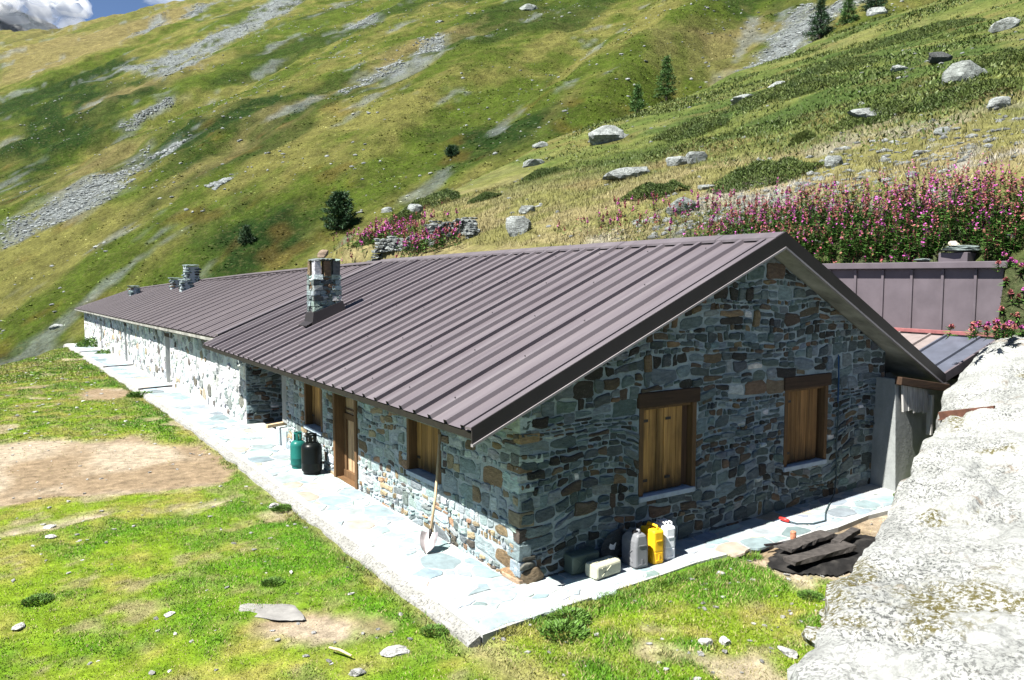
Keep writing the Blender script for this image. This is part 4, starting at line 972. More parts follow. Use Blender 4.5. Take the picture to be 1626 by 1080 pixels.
for a, c in zip(np.arange(-.9, 46, .9), np.arange(0, 47, .9)):   # kerb
    xo = lambda y: -1.085 - .012 * max(0, y - 15); a = float(a); c = float(c); w = .1
    for q in range(6):
        e, g_ = a + (c - a) * q / 6, a + (c - a) * (q + 1) / 6; kw = lambda y: .1 + .16 * (float(fbm(np.array([y * 1.7]), np.array([3.3]), 3, 1501)[0]) - .3); kz = lambda y: -.045 + .05 * (float(fbm(np.array([y * 2.3]), np.array([9.3]), 3, 1503)[0]) - .5)
        b.hexa([(xo(e) - kw(e) - .05, e, base_z(e) - .3), (xo(e), e, base_z(e) - .3), (xo(g_), g_, base_z(g_) - .3), (xo(g_) - kw(g_) - .05, g_, base_z(g_) - .3), (xo(e) - kw(e), e, base_z(e) + kz(e) - .012), (xo(e), e, base_z(e) + .003), (xo(g_), g_, base_z(g_) + .003), (xo(g_) - kw(g_), g_, base_z(g_) + kz(g_) - .012)])
pv = tag(b.build('pavement', [MAT['flag'], MAT['pavemortar'], MAT['kerb']]), kind='structure')
for (y, nm) in ((20.6, 0), (29.5, 1), (39.0, 2)):
    b = MB(); b.bar((-1.1 - .012 * (y - 15), y, base_z(y) + .025), (-.12, y + .25, base_z(y) + .025), .12, .035)
    tag(b.build('drain_grate', MAT['fascia'], origin=(-.6, y, base_z(y))), ['narrow dark drain grate across the path below the nearest barn door', 'narrow dark drain grate across the path midway along the barn', 'farthest dark drain grate across the path near the barn end'][nm], 'drain', 'drain grates across the barn path')
# ---- things standing about the house
def cylinder_bottle(x, y, r, h, colr, label):
    e = empty('gas_cylinder', (x, y, .004), label, 'gas cylinder', 'gas cylinders by the door')
    m = mat_plain('cylinder_paint', colr, .34, .15, 8, .05, 40, .001, .16)
    b = MB(); pr = [(r * .8, .015), (r * .8, .04), (r * .86, .045), (r * .97, .07), (r, .1), (r, h * .33), (r * 1.006, h * .335), (r * 1.006, h * .35), (r, h * .355), (r, h - .16)]
    for k in range(1, 8):
        t = k / 7 * math.pi / 2; pr.append((r * (.32 + .68 * math.cos(t)), h - .16 + .11 * math.sin(t)))
    b.lathe(pr, (x, y, 0), 28); b.build('body', m, e, smooth=True)
    b = MB(); b.lathe([(r * .82, 0), (r * .84, 0), (r * .84, .05), (r * .8, .05)], (x, y, 0), 28); b.build('foot_ring', m, e)
    b = MB(); rr = r * .52
    for a0, a1, z0, z1 in ((0, 6.283, .12, .15), (.3, .9, -.04, .13), (2.0, 2.9, -.04, .13), (3.8, 4.5, -.04, .13), (5.2, 5.9, -.04, .13)):
        n = max(3, int((a1 - a0) * 5))
        for i in range(n):
            t0 = a0 + (a1 - a0) * i / n; t1 = a0 + (a1 - a0) * (i + 1) / n; zz0, zz1 = h - .05 + z0, h - .05 + z1
            q = [(x + R_ * math.cos(t), y + R_ * math.sin(t), zz) for zz in (zz0, zz1) for t, R_ in ((t0, rr), (t1, rr), (t1, rr - .012), (t0, rr - .012))]
            b.hexa(q)
    b.build('collar', m, e)
    b = MB(); b.lathe([(.022, 0), (.022, .05), (.03, .05), (.03, .08), (.012, .085)], (x, y, h - .06), 12); b.build('valve', MAT['brass'], e)
MAT['brass'] = mat_plain('brass', (.3, .22, .09), .4, .2, 10, 0, metal=.8)
cylinder_bottle(-.3, 6.35, .185, .64, (.004, .0055, .0055), 'tall black gas cylinder standing nearest the plank door')
cylinder_bottle(-.36, 6.93, .145, .58, (.012, .105, .09), 'smaller teal green gas cylinder behind the black one')
# jerrycans
def rrect(w, d, c, n=3):
    o = []
    for sx, sy, a0 in ((1, 1, 0), (-1, 1, 90), (-1, -1, 180), (1, -1, 270)):
        for k in range(n + 1):
            t = math.radians(a0 + 90 * k / n); o.append((sx * (w / 2 - c) + c * math.cos(t), sy * (d / 2 - c) + c * math.sin(t)))
    return o
def loft(b, rings):
    n = len(rings[0]); V = [p for r in rings for p in r]
    F = [(i * n + k, i * n + (k + 1) % n, (i + 1) * n + (k + 1) % n, (i + 1) * n + k) for i in range(len(rings) - 1) for k in range(n)]
    F += [tuple(range(n - 1, -1, -1)), tuple((len(rings) - 1) * n + k for k in range(n))]; b.add(V, F)
def jerrycan(x, y, rot, w, d, h, m, label, style, lying=False, z=.012):
    e = empty('jerrycan', (x, y, z), label, 'jerrycan', 'jerrycans along the gable wall')
    M = Matrix.Translation((x, y, z)) @ Matrix.Rotation(rot, 4, 'Z') @ (Matrix.Translation((0, -h / 2 * 1, w / 2)) @ Matrix.Rotation(math.radians(-90), 4, 'X') @ Matrix.Rotation(math.radians(90), 4, 'Z') if lying else Matrix())
    T = lambda p: tuple(M @ Vector(p)); b = MB(); c = .035
    def ring(sx, sy, zz, ox=0): return [T((px * sx + ox, py * sy, zz)) for px, py in rrect(w, d, c)]
    if style == 'slope':
        loft(b, [ring(.9, .9, 0), ring(1, 1, .02), ring(1, 1, h * .6), ring(.98, .96, h * .72), ring(.8, .72, h * .86, -w * .08), ring(.62, .5, h * .92, -w * .12)])
    else:
        loft(b, [ring(.92, .92, 0), ring(1, 1, .02), ring(1, 1, h * .3), ring(.975, .985, h * .32), ring(.975, .985, h * .34), ring(1, 1, h * .36), ring(1, 1, h * .84), ring(.95, .95, h * .88), ring(.86, .8, h * .9)])
    bo = b.build('body', m, e, smooth=False, bevel=.008)
    b = MB()
    if style == 'triple':
        for yy in (-.3, 0, .3):
            b.tube([T((-w * .32, d * yy, h * .88)), T((-w * .3, d * yy, h * .98)), T((w * .3, d * yy, h * .98)), T((w * .32, d * yy, h * .88))], .011, 8)
    elif style == 'slope':
        b.tube([T((-w * .3, 0, h * .9)), T((-w * .28, 0, h * 1.0)), T((w * .3, 0, h * .93)), T((w * .46, 0, h * .72))], .016, 8)
    else:
        b.tube([T((-w * .36, 0, h * .88)), T((-w * .33, 0, h * .99)), T((w * .25, 0, h * .99)), T((w * .33, 0, h * .88))], .016, 8)
    b.build('handle', m, e, smooth=True)
    b = MB(); cx = w * .4 if style != 'slope' else -w * .3; p0 = T((cx if style != 'slope' else -w * .12, d * .18, h * .87)); p1 = T((cx if style != 'slope' else -w * .12, d * .2, h * .97))
    b.tube([p0, p1], .026, 14); b.build('cap', MAT['fascia'], e)
    b = MB()                                    # pressed ribs on the broad faces
    for sg in (-1, 1):
        yy = sg * (d / 2 + .002)
        for (a0, a1) in (((-w * .3, h * .16), (w * .3, h * .5)), ((-w * .3, h * .5), (w * .3, h * .16))):
            p, q = Vector(T((a0[0], yy, a0[1]))), Vector(T((a1[0], yy, a1[1]))); up = Vector(T((0, 1, 0))) - Vector(T((0, 0, 0))); b.bar(p, q, .014, .012, up)
        xx = sg * (w / 2 + .002); b.bar(T((xx, 0, h * .12)), T((xx, 0, h * .26)), .014, .01, Vector(T((1, 0, 0))) - Vector(T((0, 0, 0)))); b.bar(T((xx, -d * .25, h * .1)), T((xx, d * .25, h * .1)), .014, .01, Vector(T((1, 0, 0))) - Vector(T((0, 0, 0))))
        b.bar(T((xx, -d * .25, h * .62)), T((xx, d * .25, h * .62)), .014, .01, Vector(T((1, 0, 0))) - Vector(T((0, 0, 0))))
    b.build('pressed_rib', m, e)
    return e
def plastic(name, c): return mat_plain(name, c, .5, .12, 12, .1, 50, .002, .35)
jerrycan(1.52, -.3, math.radians(82), .33, .2, .46, plastic('grey_plastic', (.15, .155, .165)), 'dark grey jerrycan with sloping shoulders standing left of the yellow one', 'slope')
jerrycan(1.79, -.32, math.radians(84), .3, .17, .475, plastic('yellow_plastic', (.75, .42, .012)), 'bright yellow jerrycan standing between the grey and the white ones', 'box')
jerrycan(2.02, -.3, math.radians(80), .3, .165, .475, plastic('white_plastic', (.6, .62, .66)), 'dirty white jerrycan with a triple bar handle', 'triple')
jerrycan(1.0, -.34, math.radians(-84), .17, .22, .46, plastic('beige_plastic', (.36, .36, .27)), 'beige jerrycan lying flat on the paving in the sun', 'box', True)
jerrycan(.86, -.1, math.radians(-92), .24, .2, .46, plastic('green_plastic', (.06, .085, .07)), 'dark green jerrycan lying in shade behind the beige one', 'box', True)
b = MB(); rock(b, (1.42, -.05, .22), (.42, .07, .5), 203, (.045, .05, .052), .1); tag(b.build('slate_slab', MAT['stone'], origin=(1.42, -.05, 0)), 'dark slate slab leaning on the gable wall behind the grey jerrycan', 'slab')
b = MB(); R = random.Random(8); V = [(1.28 + .05 * i + R.uniform(-.01, .01), -.06 - .02 * j, .1 + .05 * j + R.uniform(-.015, .02)) for j in range(4) for i in range(3)]
b.add(V, [(j * 3 + i, j * 3 + i + 1, j * 3 + i + 4, j * 3 + i + 3) for j in range(3) for i in range(2)]); b.add([(v[0], v[1] + .004, v[2]) for v in V], [(j * 3 + i + 3, j * 3 + i + 4, j * 3 + i + 1, j * 3 + i) for j in range(3) for i in range(2)])
tag(b.build('paper_scrap', mat_plain('white_paper', (.6, .62, .66), .8), origin=(1.33, -.1, .1)), 'crumpled white paper scrap between the beige and grey jerrycans', 'paper')
# shovel
sh = empty('shovel', (-.45, 1.5, .02), 'long handled shovel leaning on the front wall beside the window', 'shovel')
b = MB(); b.tube([(-.345, 1.6, .22), (-.2, 1.72, .7), (-.05, 1.87, 1.46)], [.018, .019, .017], 10); b.build('handle', MAT['handle_wood'], sh, smooth=True)
b = MB(); A, B_ = Vector((-.475, 1.47, .015)), Vector((-.36, 1.585, .2)); ax_ = (B_ - A); sd = ax_.cross(Vector((0, 0, 1))).normalized(); nn = sd.cross(ax_).normalized(); V = []; prof = [(0, .02), (.12, .06), (.3, .095), (.6, .118), (.85, .12), (1, .112)]
for s_, w_ in prof:
    for k in range(7):
        q = (k / 6 - .5) * 2; V.append(A + ax_ * 1.15 * s_ + sd * w_ * q + nn * (.045 * q * q * (.4 + .6 * s_)))
n = 7; F = [(i * n + k, i * n + k + 1, (i + 1) * n + k + 1, (i + 1) * n + k) for i in range(5) for k in range(6)]
b.add(V, F); b.add([v - nn * .004 for v in V], [tuple(reversed(f)) for f in F]); bl = b.build('blade', mat_plain('worn_steel', (.3, .27, .27), .4, .4, 9, .2, 30, .003, .5, .6), sh, smooth=True)
b = MB(); b.tube([A + ax_ * .75 - nn * .005, A + ax_ * 1.12 + nn * .006, (-.335, 1.61, .27)], [.012, .024, .022], 10); b.build('socket', MAT['fascia'], sh, smooth=True)
# cable down the gable, ending in a red nozzle on the paving
hz = empty('hose', (5.95, -.03, .1), 'thin dark hose hanging down the gable wall to a red nozzle on the paving', 'hose')
b = MB(); b.tube([(5.98, -.05, 2.35), (5.96, -.05, 1.9), (5.99, -.055, 1.5), (5.97, -.05, .9), (6.0, -.05, .45), (5.9, -.1, .2), (5.62, -.22, .14), (5.1, -.5, .125), (4.75, -.74, .12), (4.5, -.72, .115), (4.33, -.58, .11), (4.3, -.46, .115)], .011, 7); b.build('tubing', mat_plain('black_rubber', (.03, .05, .055), .5), hz, smooth=True)
b = MB(); b.tube([(4.3, -.47, .12), (4.29, -.4, .125), (4.28, -.32, .13)], [.022, .03, .02], 10); b.build('nozzle', mat_plain('red_plastic', (.55, .03, .025), .4), hz, smooth=True)
b = MB(); b.tube([(5.93, -.06, 2.38), (5.95, -.07, 2.0), (5.96, -.06, 1.62)], .011, 7); tag(b.build('rope', mat_plain('blue_rope', (.012, .045, .12), .8), origin=(5.95, -.06, 2.0)), 'short blue rope hanging beside the narrow gable window', 'rope')
# burnt timbers
def gz(x, y): return float(ground_h(np.array([x]), np.array([y]))[0])
xs, ys = np.meshgrid(np.linspace(2.6, 5.2, 54), np.linspace(-2.5, -.75, 40)); dd = np.hypot((xs - 3.85) / .95, (ys + 1.45) / .56) + .5 * (fbm(xs * 2.4, ys * 2.4, 3, 501) - .5); kz = .05 * sstep(1.0, .6, dd)
gzz = ground_h(xs, ys); i = np.arange(xs.size).reshape(xs.shape); Q = np.stack([i[:-1, :-1], i[:-1, 1:], i[1:, 1:], i[1:, :-1]], -1); Q = Q[(dd[:-1, :-1] < 1)].reshape(-1, 4)
V = np.stack([xs, ys, gzz + .012 + kz + .02 * fbm(xs * 14, ys * 14, 2, 503)], -1).reshape(-1, 3)
tag(np_mesh('ash', V, Q, lerp3((.009, .0085, .0085), (.03, .028, .026), sstep(.45, .7, fbm(xs * 7, ys * 7, 3, 505))).reshape(-1, 3), mat_attr('ash_bed', .95, .5, 14, .9, 40, .02), smooth=True), kind='stuff')
for (a, c, w, h, lab) in (((2.95, -1.5, .155), (4.0, -1.62, .185), .2, .055, 'longest charred plank lying across the ash beside the grass'), ((3.25, -1.2, .16), (4.2, -1.15, .175), .22, .045, 'wide charred plank at the back of the ash nearest the paving'), ((3.9, -1.48, .2), (4.55, -1.35, .22), .11, .07, 'short burnt baulk pointing at the concrete wall')):
    b = MB(); a, c = Vector(a), Vector(c); n = 9; R = random.Random(int(w * 1000)); d = (c - a); sd = d.cross(Vector((0, 0, 1))).normalized(); V = []
    for k in range(n):
        p = a + d * k / (n - 1); j = lambda: R.uniform(-.014, .014); V += [p - sd * (w / 2 + j()) - Vector((0, 0, h)), p + sd * (w / 2 + j()) - Vector((0, 0, h)), p + sd * (w / 2 + j()) + Vector((0, 0, j() * .6)), p - sd * (w / 2 + j()) + Vector((0, 0, j() * .6))]
    b.add(V, [(k * 4 + q, k * 4 + (q + 1) % 4, (k + 1) * 4 + (q + 1) % 4, (k + 1) * 4 + q) for k in range(n - 1) for q in range(4)] + [(3, 2, 1, 0), ((n - 1) * 4, (n - 1) * 4 + 1, (n - 1) * 4 + 2, (n - 1) * 4 + 3)])
    tag(b.build('burnt_plank', MAT['char'], origin=a), lab, 'plank', 'burnt planks on the ash')
b = MB(); b.bar((3.24, -.9, .1), (3.5, -.98, .1), .035, .02); tag(b.build('metal_rod', MAT['fascia'], origin=(3.3, -.92, .09)), 'short dark rod lying on the paving near the ash', 'rod')
b = MB(); b.lathe([(.035, 0), (.04, .01), (.038, .1), (.03, .11)], (3.78, -.93, .085), 12); tag(b.build('rusty_tin', mat_plain('rust_tin', (.4, .17, .1), .6, .4, 30), origin=(3.78, -.93, .085)), 'small rusty orange tin on the paving beside the ash', 'tin')
b = MB(); b.tube([(-2.42, -.25, -.03), (-2.36, -.38, -.02), (-2.3, -.52, -.035)], [.012, .014, .01], 6); tag(b.build('stick', MAT['handle_wood'], origin=(-2.36, -.38, -.03)), 'short pale stick lying in the grass at the bottom of the picture', 'stick')
# stones in the lawn
LS = [(-2.55, .98, .8, .5, .035, 'flat grey stone slab set in bare soil, largest stone of the lawn'), (.72, -2.24, .14, .11, .09, 'rounded white stone in the grass before the gable'), (.92, -2.28, .15, .12, .1, 'pinkish grey stone beside the rounded white one'),
      (-4.47, 5.8, .18, .12, .06, 'small white stone lying far out on the lawn, upper of a pair'), (-4.5, 5.2, .17, .12, .05, 'small white stone lying far out on the lawn, lower of a pair'), (-1.42, 4.9, .22, .15, .1, 'white stone with weeds beside it at the edge of the paving'), (-3.56, 1.55, .13, .1, .05, 'little white stone alone in the middle of the lawn'),
      (1.25, -2.8, .26, .16, .07, 'pale flat stone on the grass at the foot of the concrete wall'), (-4.95, 2.1, .2, .14, .06, 'bluish white stone in the grass at the left edge'), (-1.9, -.62, .32, .17, .06, 'grey flat stone half sunk in the grass near the paving corner'), (-2.35, -.8, .16, .12, .08, 'white stone in the grass nearest the camera'), (2.2, -1.1, .16, .1, .05, 'white chip in the grass below the jerrycans')]
for k, (x, y, sx, sy, sz, lab) in enumerate(LS):
    b = MB(); rock(b, (x, y, gz(x, y) + sz * .25), (sx, sy, sz), 300 + k, (.6, .6, .58) if k else (.19, .185, .175)); tag(b.build('lawn_stone', MAT['rock'] if k else MAT['flag'], origin=(x, y, gz(x, y))), lab, 'stone', 'stones lying in the lawn')
b = MB(); R = random.Random(77)
for k in range(560):
    x, y = (R.uniform(-6, -1.3), R.uniform(-3, 14)) if k < 220 else ((R.uniform(-1, 4.5), R.uniform(-3, -.9)) if k < 330 else ((R.uniform(-4.9, -1.25), R.uniform(14, 40)) if k < 420 else (R.uniform(3, 6.6), R.uniform(-2.3, -1.0))))
    s = R.uniform(.015, .055) * (1 if k < 330 else (2 if k < 420 else .8)); v_ = R.uniform(.6, 1.3); rock(b, (x, y, gz(x, y) + s * .2), (s * 1.5, s, s * .6), k, (.48 * v_, .48 * v_, .46 * v_), sub=1, planes=5)
tag(b.build('scattered_chips', MAT['rock']), kind='stuff')
# ---- vegetation and rocks
def cards(C, D, U, L, Wd, col, tip=.35):
    """many small leaves: centre base C, direction D, side U, length, width -> quads (tapered)"""
    n = len(C); L = np.broadcast_to(L, n)[:, None]; Wd = np.broadcast_to(Wd, n)[:, None]
    a = C - U * Wd * .5; b = C + U * Wd * .5; t = C + D * L; V = np.stack([a, b, t + U * Wd * .5 * tip, t - U * Wd * .5 * tip], 1).reshape(-1, 3)
    return V, np.arange(4 * n).reshape(n, 4), np.repeat(np.broadcast_to(col, (n, 3)), 4, 0)
def unit(a): return a / np.maximum(np.linalg.norm(a, axis=1, keepdims=True), 1e-9)
def cat(parts):
    Vs, Qs, Cs, o = [], [], [], 0
    for V, Q, c in parts: Vs.append(V); Qs.append(Q + o); Cs.append(c); o += len(V)
    return np.concatenate(Vs), np.concatenate(Qs), np.concatenate(Cs)
def blades(x, y, z, h, w, col, lean, R):
    n = len(x); t = R.random(n) * 6.283; U = np.stack([np.cos(t), np.sin(t), 0 * t], 1); s = R.random(n) * 6.283; D = unit(np.stack([np.cos(s) * lean, np.sin(s) * lean, np.ones(n)], 1))
    return cards(np.stack([x, y, z], 1), D, U, h, w, col, .15)
# lawn grass: blades thinned where the soil is bare, longer where it is lush
def lawn(n, x0, x1, y0, y1, hs, ws, seed, cond=None):
    R = np.random.default_rng(seed); x = R.uniform(x0, x1, n); y = R.uniform(y0, y1, n); b, l = lawn_masks(x, y); keep = (R.random(n) > b * .97) & ((x < -1.2 + .07 * np.sin(y * 7) * np.sin(y * 2.3)) | (y < -.83)) & ~((x > 3.0) & (y > -1.15))
    if cond is not None: keep &= cond(x, y)
    x, y, b, l = x[keep], y[keep], b[keep], l[keep]; c = lawn_col(x, y) * (1 - b[:, None]) + np.array((.17, .16, .06)) * b[:, None]; n = len(x)
    c = c * (.7 + .75 * R.random((n, 1))) ; dryb = R.random(n) < .2; c[dryb] = np.array((.25, .215, .1)) * (.7 + .5 * R.random((dryb.sum(), 1)))
    h = hs * (.45 + .7 * R.random(n) + 1.1 * l * R.random(n)); return blades(x, y, ground_h(x, y) - .005, h, ws * (.7 + .6 * R.random(n)), c, .75, R)
clear = lambda x, y: ~((np.hypot((x - 3.85) / 1.05, (y + 1.5) / .66) < 1) | ((np.hypot((x + 2.55) / .33, (y - .98) / .15) < 1)))
par = [lawn(190000, -5.6, -1.1, -3, 9, .022, .011, 1, clear), lawn(80000, -1.15, 5.5, -3.4, -.8, .036, .012, 2, lambda x, y: clear(x, y) & (y > -3.4)), lawn(90000, -5.4, -1.1, 9, 26, .03, .022, 3), lawn(60000, -5.6, -1.15, 26, 50, .045, .05, 4)]
V, Q, C = cat(par); tag(np_mesh('grass', V, Q, C, MAT['grass']), kind='stuff')
def tufts(name, n, hf, region, h, w, colf, seed, lean=.6, per=5, spread=.08, keep=None):
    R = np.random.default_rng(seed); x = R.uniform(region[0], region[1], n); y = R.uniform(region[2], region[3], n)
    if keep is not None: k = keep(x, y, R); x, y = x[k], y[k]
    x = np.repeat(x, per) + R.normal(0, spread, len(x) * per); y = np.repeat(y, per) + R.normal(0, spread, len(y) * per); c = colf(x, y) * (.62 + .8 * R.random((len(x), 1)))
    Vv = blades(x, y, hf(x, y) - .03, h * (.4 + .9 * R.random(len(x))), w * (.6 + .8 * R.random(len(x))), c, lean, R); return tag(np_mesh(name, *Vv, MAT['grass']), kind='stuff')
tufts('dry_grass', 26000, h_near, (10.8, 38, -10, 34), .2, .03, lambda x, y: near_col(x, y) * 1.15, 21, keep=lambda x, y, R: (edge_d(x, y) > 0) & (R.random(len(x)) < np.clip(1.3 - (x - 10) / 28, .2, 1)))
tufts('slope_grass', 22000, h_near, (28, 150, -10, 85), .2, .1, lambda x, y: near_col(x, y) * 1.2, 22, lean=1.2, spread=.25, keep=lambda x, y, R: (edge_d(x, y) > 0) & (y > .1 * x - 15) & (R.random(len(x)) < np.clip(1.3 - x / 110, .15, 1)))
tufts('mountain_heath', 7000, h_far, (-8, 190, 75, 300), .26, .5, lambda x, y: far_col(x, y) * 1.9, 23, spread=.7, per=5, lean=1.8, keep=lambda x, y, R: (GX * x + GY * y > 58) & (R.random(len(x)) < np.clip(1.5 - y / 190, .12, 1)) & (far_masks(x, y)[0] < .3))
tufts('edge_grass', 900, lambda x, y: ground_h(x, y) + .02, (-1.45, -1.2, -1.1, 26), .075, .012, lambda x, y: lerp3((.06, .13, .012), (.16, .16, .04), sstep(.3, .7, fbm(x * 3, y * 3, 3, 971))), 26, per=9, spread=.035, lean=.9, keep=lambda x, y, R: fbm(x * .3, y * .7, 3, 973) > .47)
tufts('verge_grass', 420, lambda x, y: ground_h(x, y) + .02, (-.9, 3.1, -.98, -.8), .085, .012, lambda x, y: lerp3((.06, .13, .012), (.16, .16, .04), sstep(.3, .7, fbm(x * 3, y * 3, 3, 975))), 27, per=10, spread=.04, lean=.9)
# broad-leaved weeds
WL = [((-.05, -1.02), .22, 'lush weed clump at the paving edge below the house corner'), ((-1.36, -.42), .14, 'small weed clump at the outer corner of the paving'), ((-.3, -1.25), .24, 'leafy weed clump in front of the paving, left of the larger one'), ((-2.36, 1.8), .13, 'dark leafy weed alone in the lawn beside the paving'), ((-4.75, 2.75), .15, 'dark weed clump at the left edge of the lawn'), ((2.55, -2.1), .14, 'weed clump in the grass beside the concrete wall'), ((-1.35, 4.75), .16, 'low weed beside the white stone at the paving edge'), ((6.75, -.75), .16, 'green weed at the foot of the concrete buttress'), ((-.2, 43.5), .9, 'tall nettles against the far end of the barn'), ((-.35, 37.5), .45, 'weeds along the barn wall near its end'), ((-1.25, 19.6), .4, 'grass hump at the path edge near the barn door')]
for k, ((x, y), r, lab) in enumerate(WL):
    R = np.random.default_rng(600 + k); n = 900; t = R.random(n) * 6.283; q = np.sqrt(R.random(n)) * r; z0 = gz(x, y) if k < 7 or k > 7 else .15
    C0 = np.stack([x + q * np.cos(t), y + q * np.sin(t), z0 + R.random(n) * r * (.75 if k in (8, 9) else .4) * (1 - (q / r) ** 2 * .7)], 1); D = unit(np.stack([np.cos(t) * .8 + R.normal(0, .4, n), np.sin(t) * .8 + R.normal(0, .4, n), .35 + .5 * R.random(n)], 1)); U = unit(np.cross(D, R.normal(0, 1, (n, 3))))
    tag(np_mesh('weed_clump', *cards(C0, D, U, r * .17 * (.5 + R.random(n)), r * .07, np.array((.065, .135, .018)) * (.5 + .9 * R.random((n, 1))), .5), MAT['leaf'], origin=(x, y, z0)), lab, 'weed', 'weed clumps about the yard')
TF = [((1.0, -4.42), .16, 'grass tuft growing in the middle of the concrete wall top'), ((-.25, -5.42), .2, 'grass tuft on the wall top at the right edge of the picture'), ((6.35, -1.72), .16, 'green tuft on the wall top beside the rusty iron beam')]
for k, ((x, y), r, lab) in enumerate(TF):
    R = np.random.default_rng(640 + k); n = 260; t = R.random(n) * 6.283; q = np.sqrt(R.random(n)) * r; z0 = wall_z(x, y); c = np.where(R.random((n, 1)) < .4, np.array((.3, .25, .1)), np.array((.09, .16, .03))) * (.6 + .8 * R.random((n, 1)))
    tag(np_mesh('grass_tuft', *blades(x + q * np.cos(t), y + q * np.sin(t), np.full(n, z0 - .01), r * (.3 + .5 * R.random(n)), .012, c, .9, R), MAT['grass'], origin=(x, y, z0)), lab, 'grass tuft', 'grass tufts on the wall')
# rosebay willowherb in flower
def willowherb(name, xs, ys, zs, hs, seed, leafn=64, flo0=17, k=1.0, redness=.4):
    R = np.random.default_rng(seed); P = []
    for x, y, z, h in zip(xs, ys, zs, hs):
        ln = np.array([R.normal(0, .14), R.normal(0, .14), 1.0]); flo = max(3, int(flo0 * R.uniform(.3, 1.5))); f = R.random(leafn) ** .9 * .8; t = R.random(leafn) * 6.283
        C0 = np.array([x, y, z]) + ln * (f * h)[:, None]; D = unit(np.stack([np.cos(t), np.sin(t), R.normal(.15, .3, leafn)], 1)); U = np.stack([-np.sin(t), np.cos(t), R.normal(0, .3, leafn)], 1)
        P.append(cards(C0, D, U, k * .11 * (1.15 - .6 * f) * (.7 + .6 * R.random(leafn)), k * .026, np.array((.05, .115, .022)) * (.5 + .95 * R.random((leafn, 1))), .2))
        red = R.random() < redness; g = R.random(flo) ** 1.1; f = .74 + .28 * g; t = R.random(flo) * 6.283; C0 = np.array([x, y, z]) + ln * (f * h)[:, None]
        D = unit(np.stack([np.cos(t), np.sin(t), R.normal(.25, .3, flo)], 1)); U = unit(np.cross(D, R.normal(0, 1, (flo, 3)))); base = np.array((.25, .075, .085)) if red else np.array((.36, .075, .27))
        c = base * (.7 + .6 * R.random((flo, 1))); c[R.random(flo) < .35] = (.2, .1, .06)
        P.append(cards(C0, D, U, k * (.052 - .03 * g), k * .036 * (1.2 - .7 * g), c, .7))
        s = np.array([[x, y, z]]); U1 = np.array([[1., 0, 0]]); U2 = np.array([[0, 1., 0]]); sc = np.array([[.16, .06, .05]])
        P.append(cards(s, unit(ln[None]), U1, h, .01 * k, sc, .4)); P.append(cards(s, unit(ln[None]), U2, h, .01 * k, sc, .4))
    V, Q, c = cat(P); return tag(np_mesh(name, V, Q, c, MAT['petal']), kind='stuff')
R = np.random.default_rng(31)
n = 1500; fx = R.uniform(10.72, 13.6, n); fy = R.uniform(-2.6, 7.6, n); k = (R.random(n) < 1.0 - .33 * np.abs(fx - 11.9)) & ~((fy < -.3) & (fx < 11.3)) & ~((np.abs(fy - .7) < .45) & (fx < 11.15)) & (R.random(n) < np.clip(1.25 - .12 * fy, .25, 1)); fx, fy = fx[k], fy[k]
willowherb('willowherb_thicket', fx, fy, h_near(fx, fy) - .05, np.clip(R.normal(.98, .24, len(fx)) - .045 * np.clip(fy - 2, 0, 9), .4, 1.6), 32)
fx = np.concatenate([R.uniform(11.2, 15.0, 150), R.normal(10.0, .5, 60)]); fy = np.concatenate([R.uniform(6, 15, 150), R.normal(-.75, .22, 60)]); fz = h_near(fx, fy)
willowherb('willowherb_fringe', fx, fy, np.where(fy < 0, np.maximum(fz, 2.6), fz) - .05, np.where(fy < 0, .35, 1) * R.uniform(.45, .85, len(fx)), 33, 20, 26, 1.1, .5)
fx = np.concatenate([R.normal(9.85, .7, 130), R.normal(11.2, 1.3, 200)]); fy = np.concatenate([R.normal(22.0, .9, 130), R.normal(28.8, 1.6, 200)]); fx = np.maximum(fx, 9.2)
willowherb('willowherb_patch', fx, fy, h_near(fx, fy), R.uniform(.5, .9, len(fx)), 34, 16, 18, 1.7, .45)
fx = R.uniform(10.64, 11.1, 330); fy = R.uniform(-.25, 8, 330); k = np.abs(fy - .7) > .4; fx, fy = fx[k], fy[k]
willowherb('willowherb_edge', fx, fy, np.maximum(h_near(fx, fy), 3.55) - .05, R.uniform(.3, .75, len(fx)), 35, 40, 4, 1.1, .5)
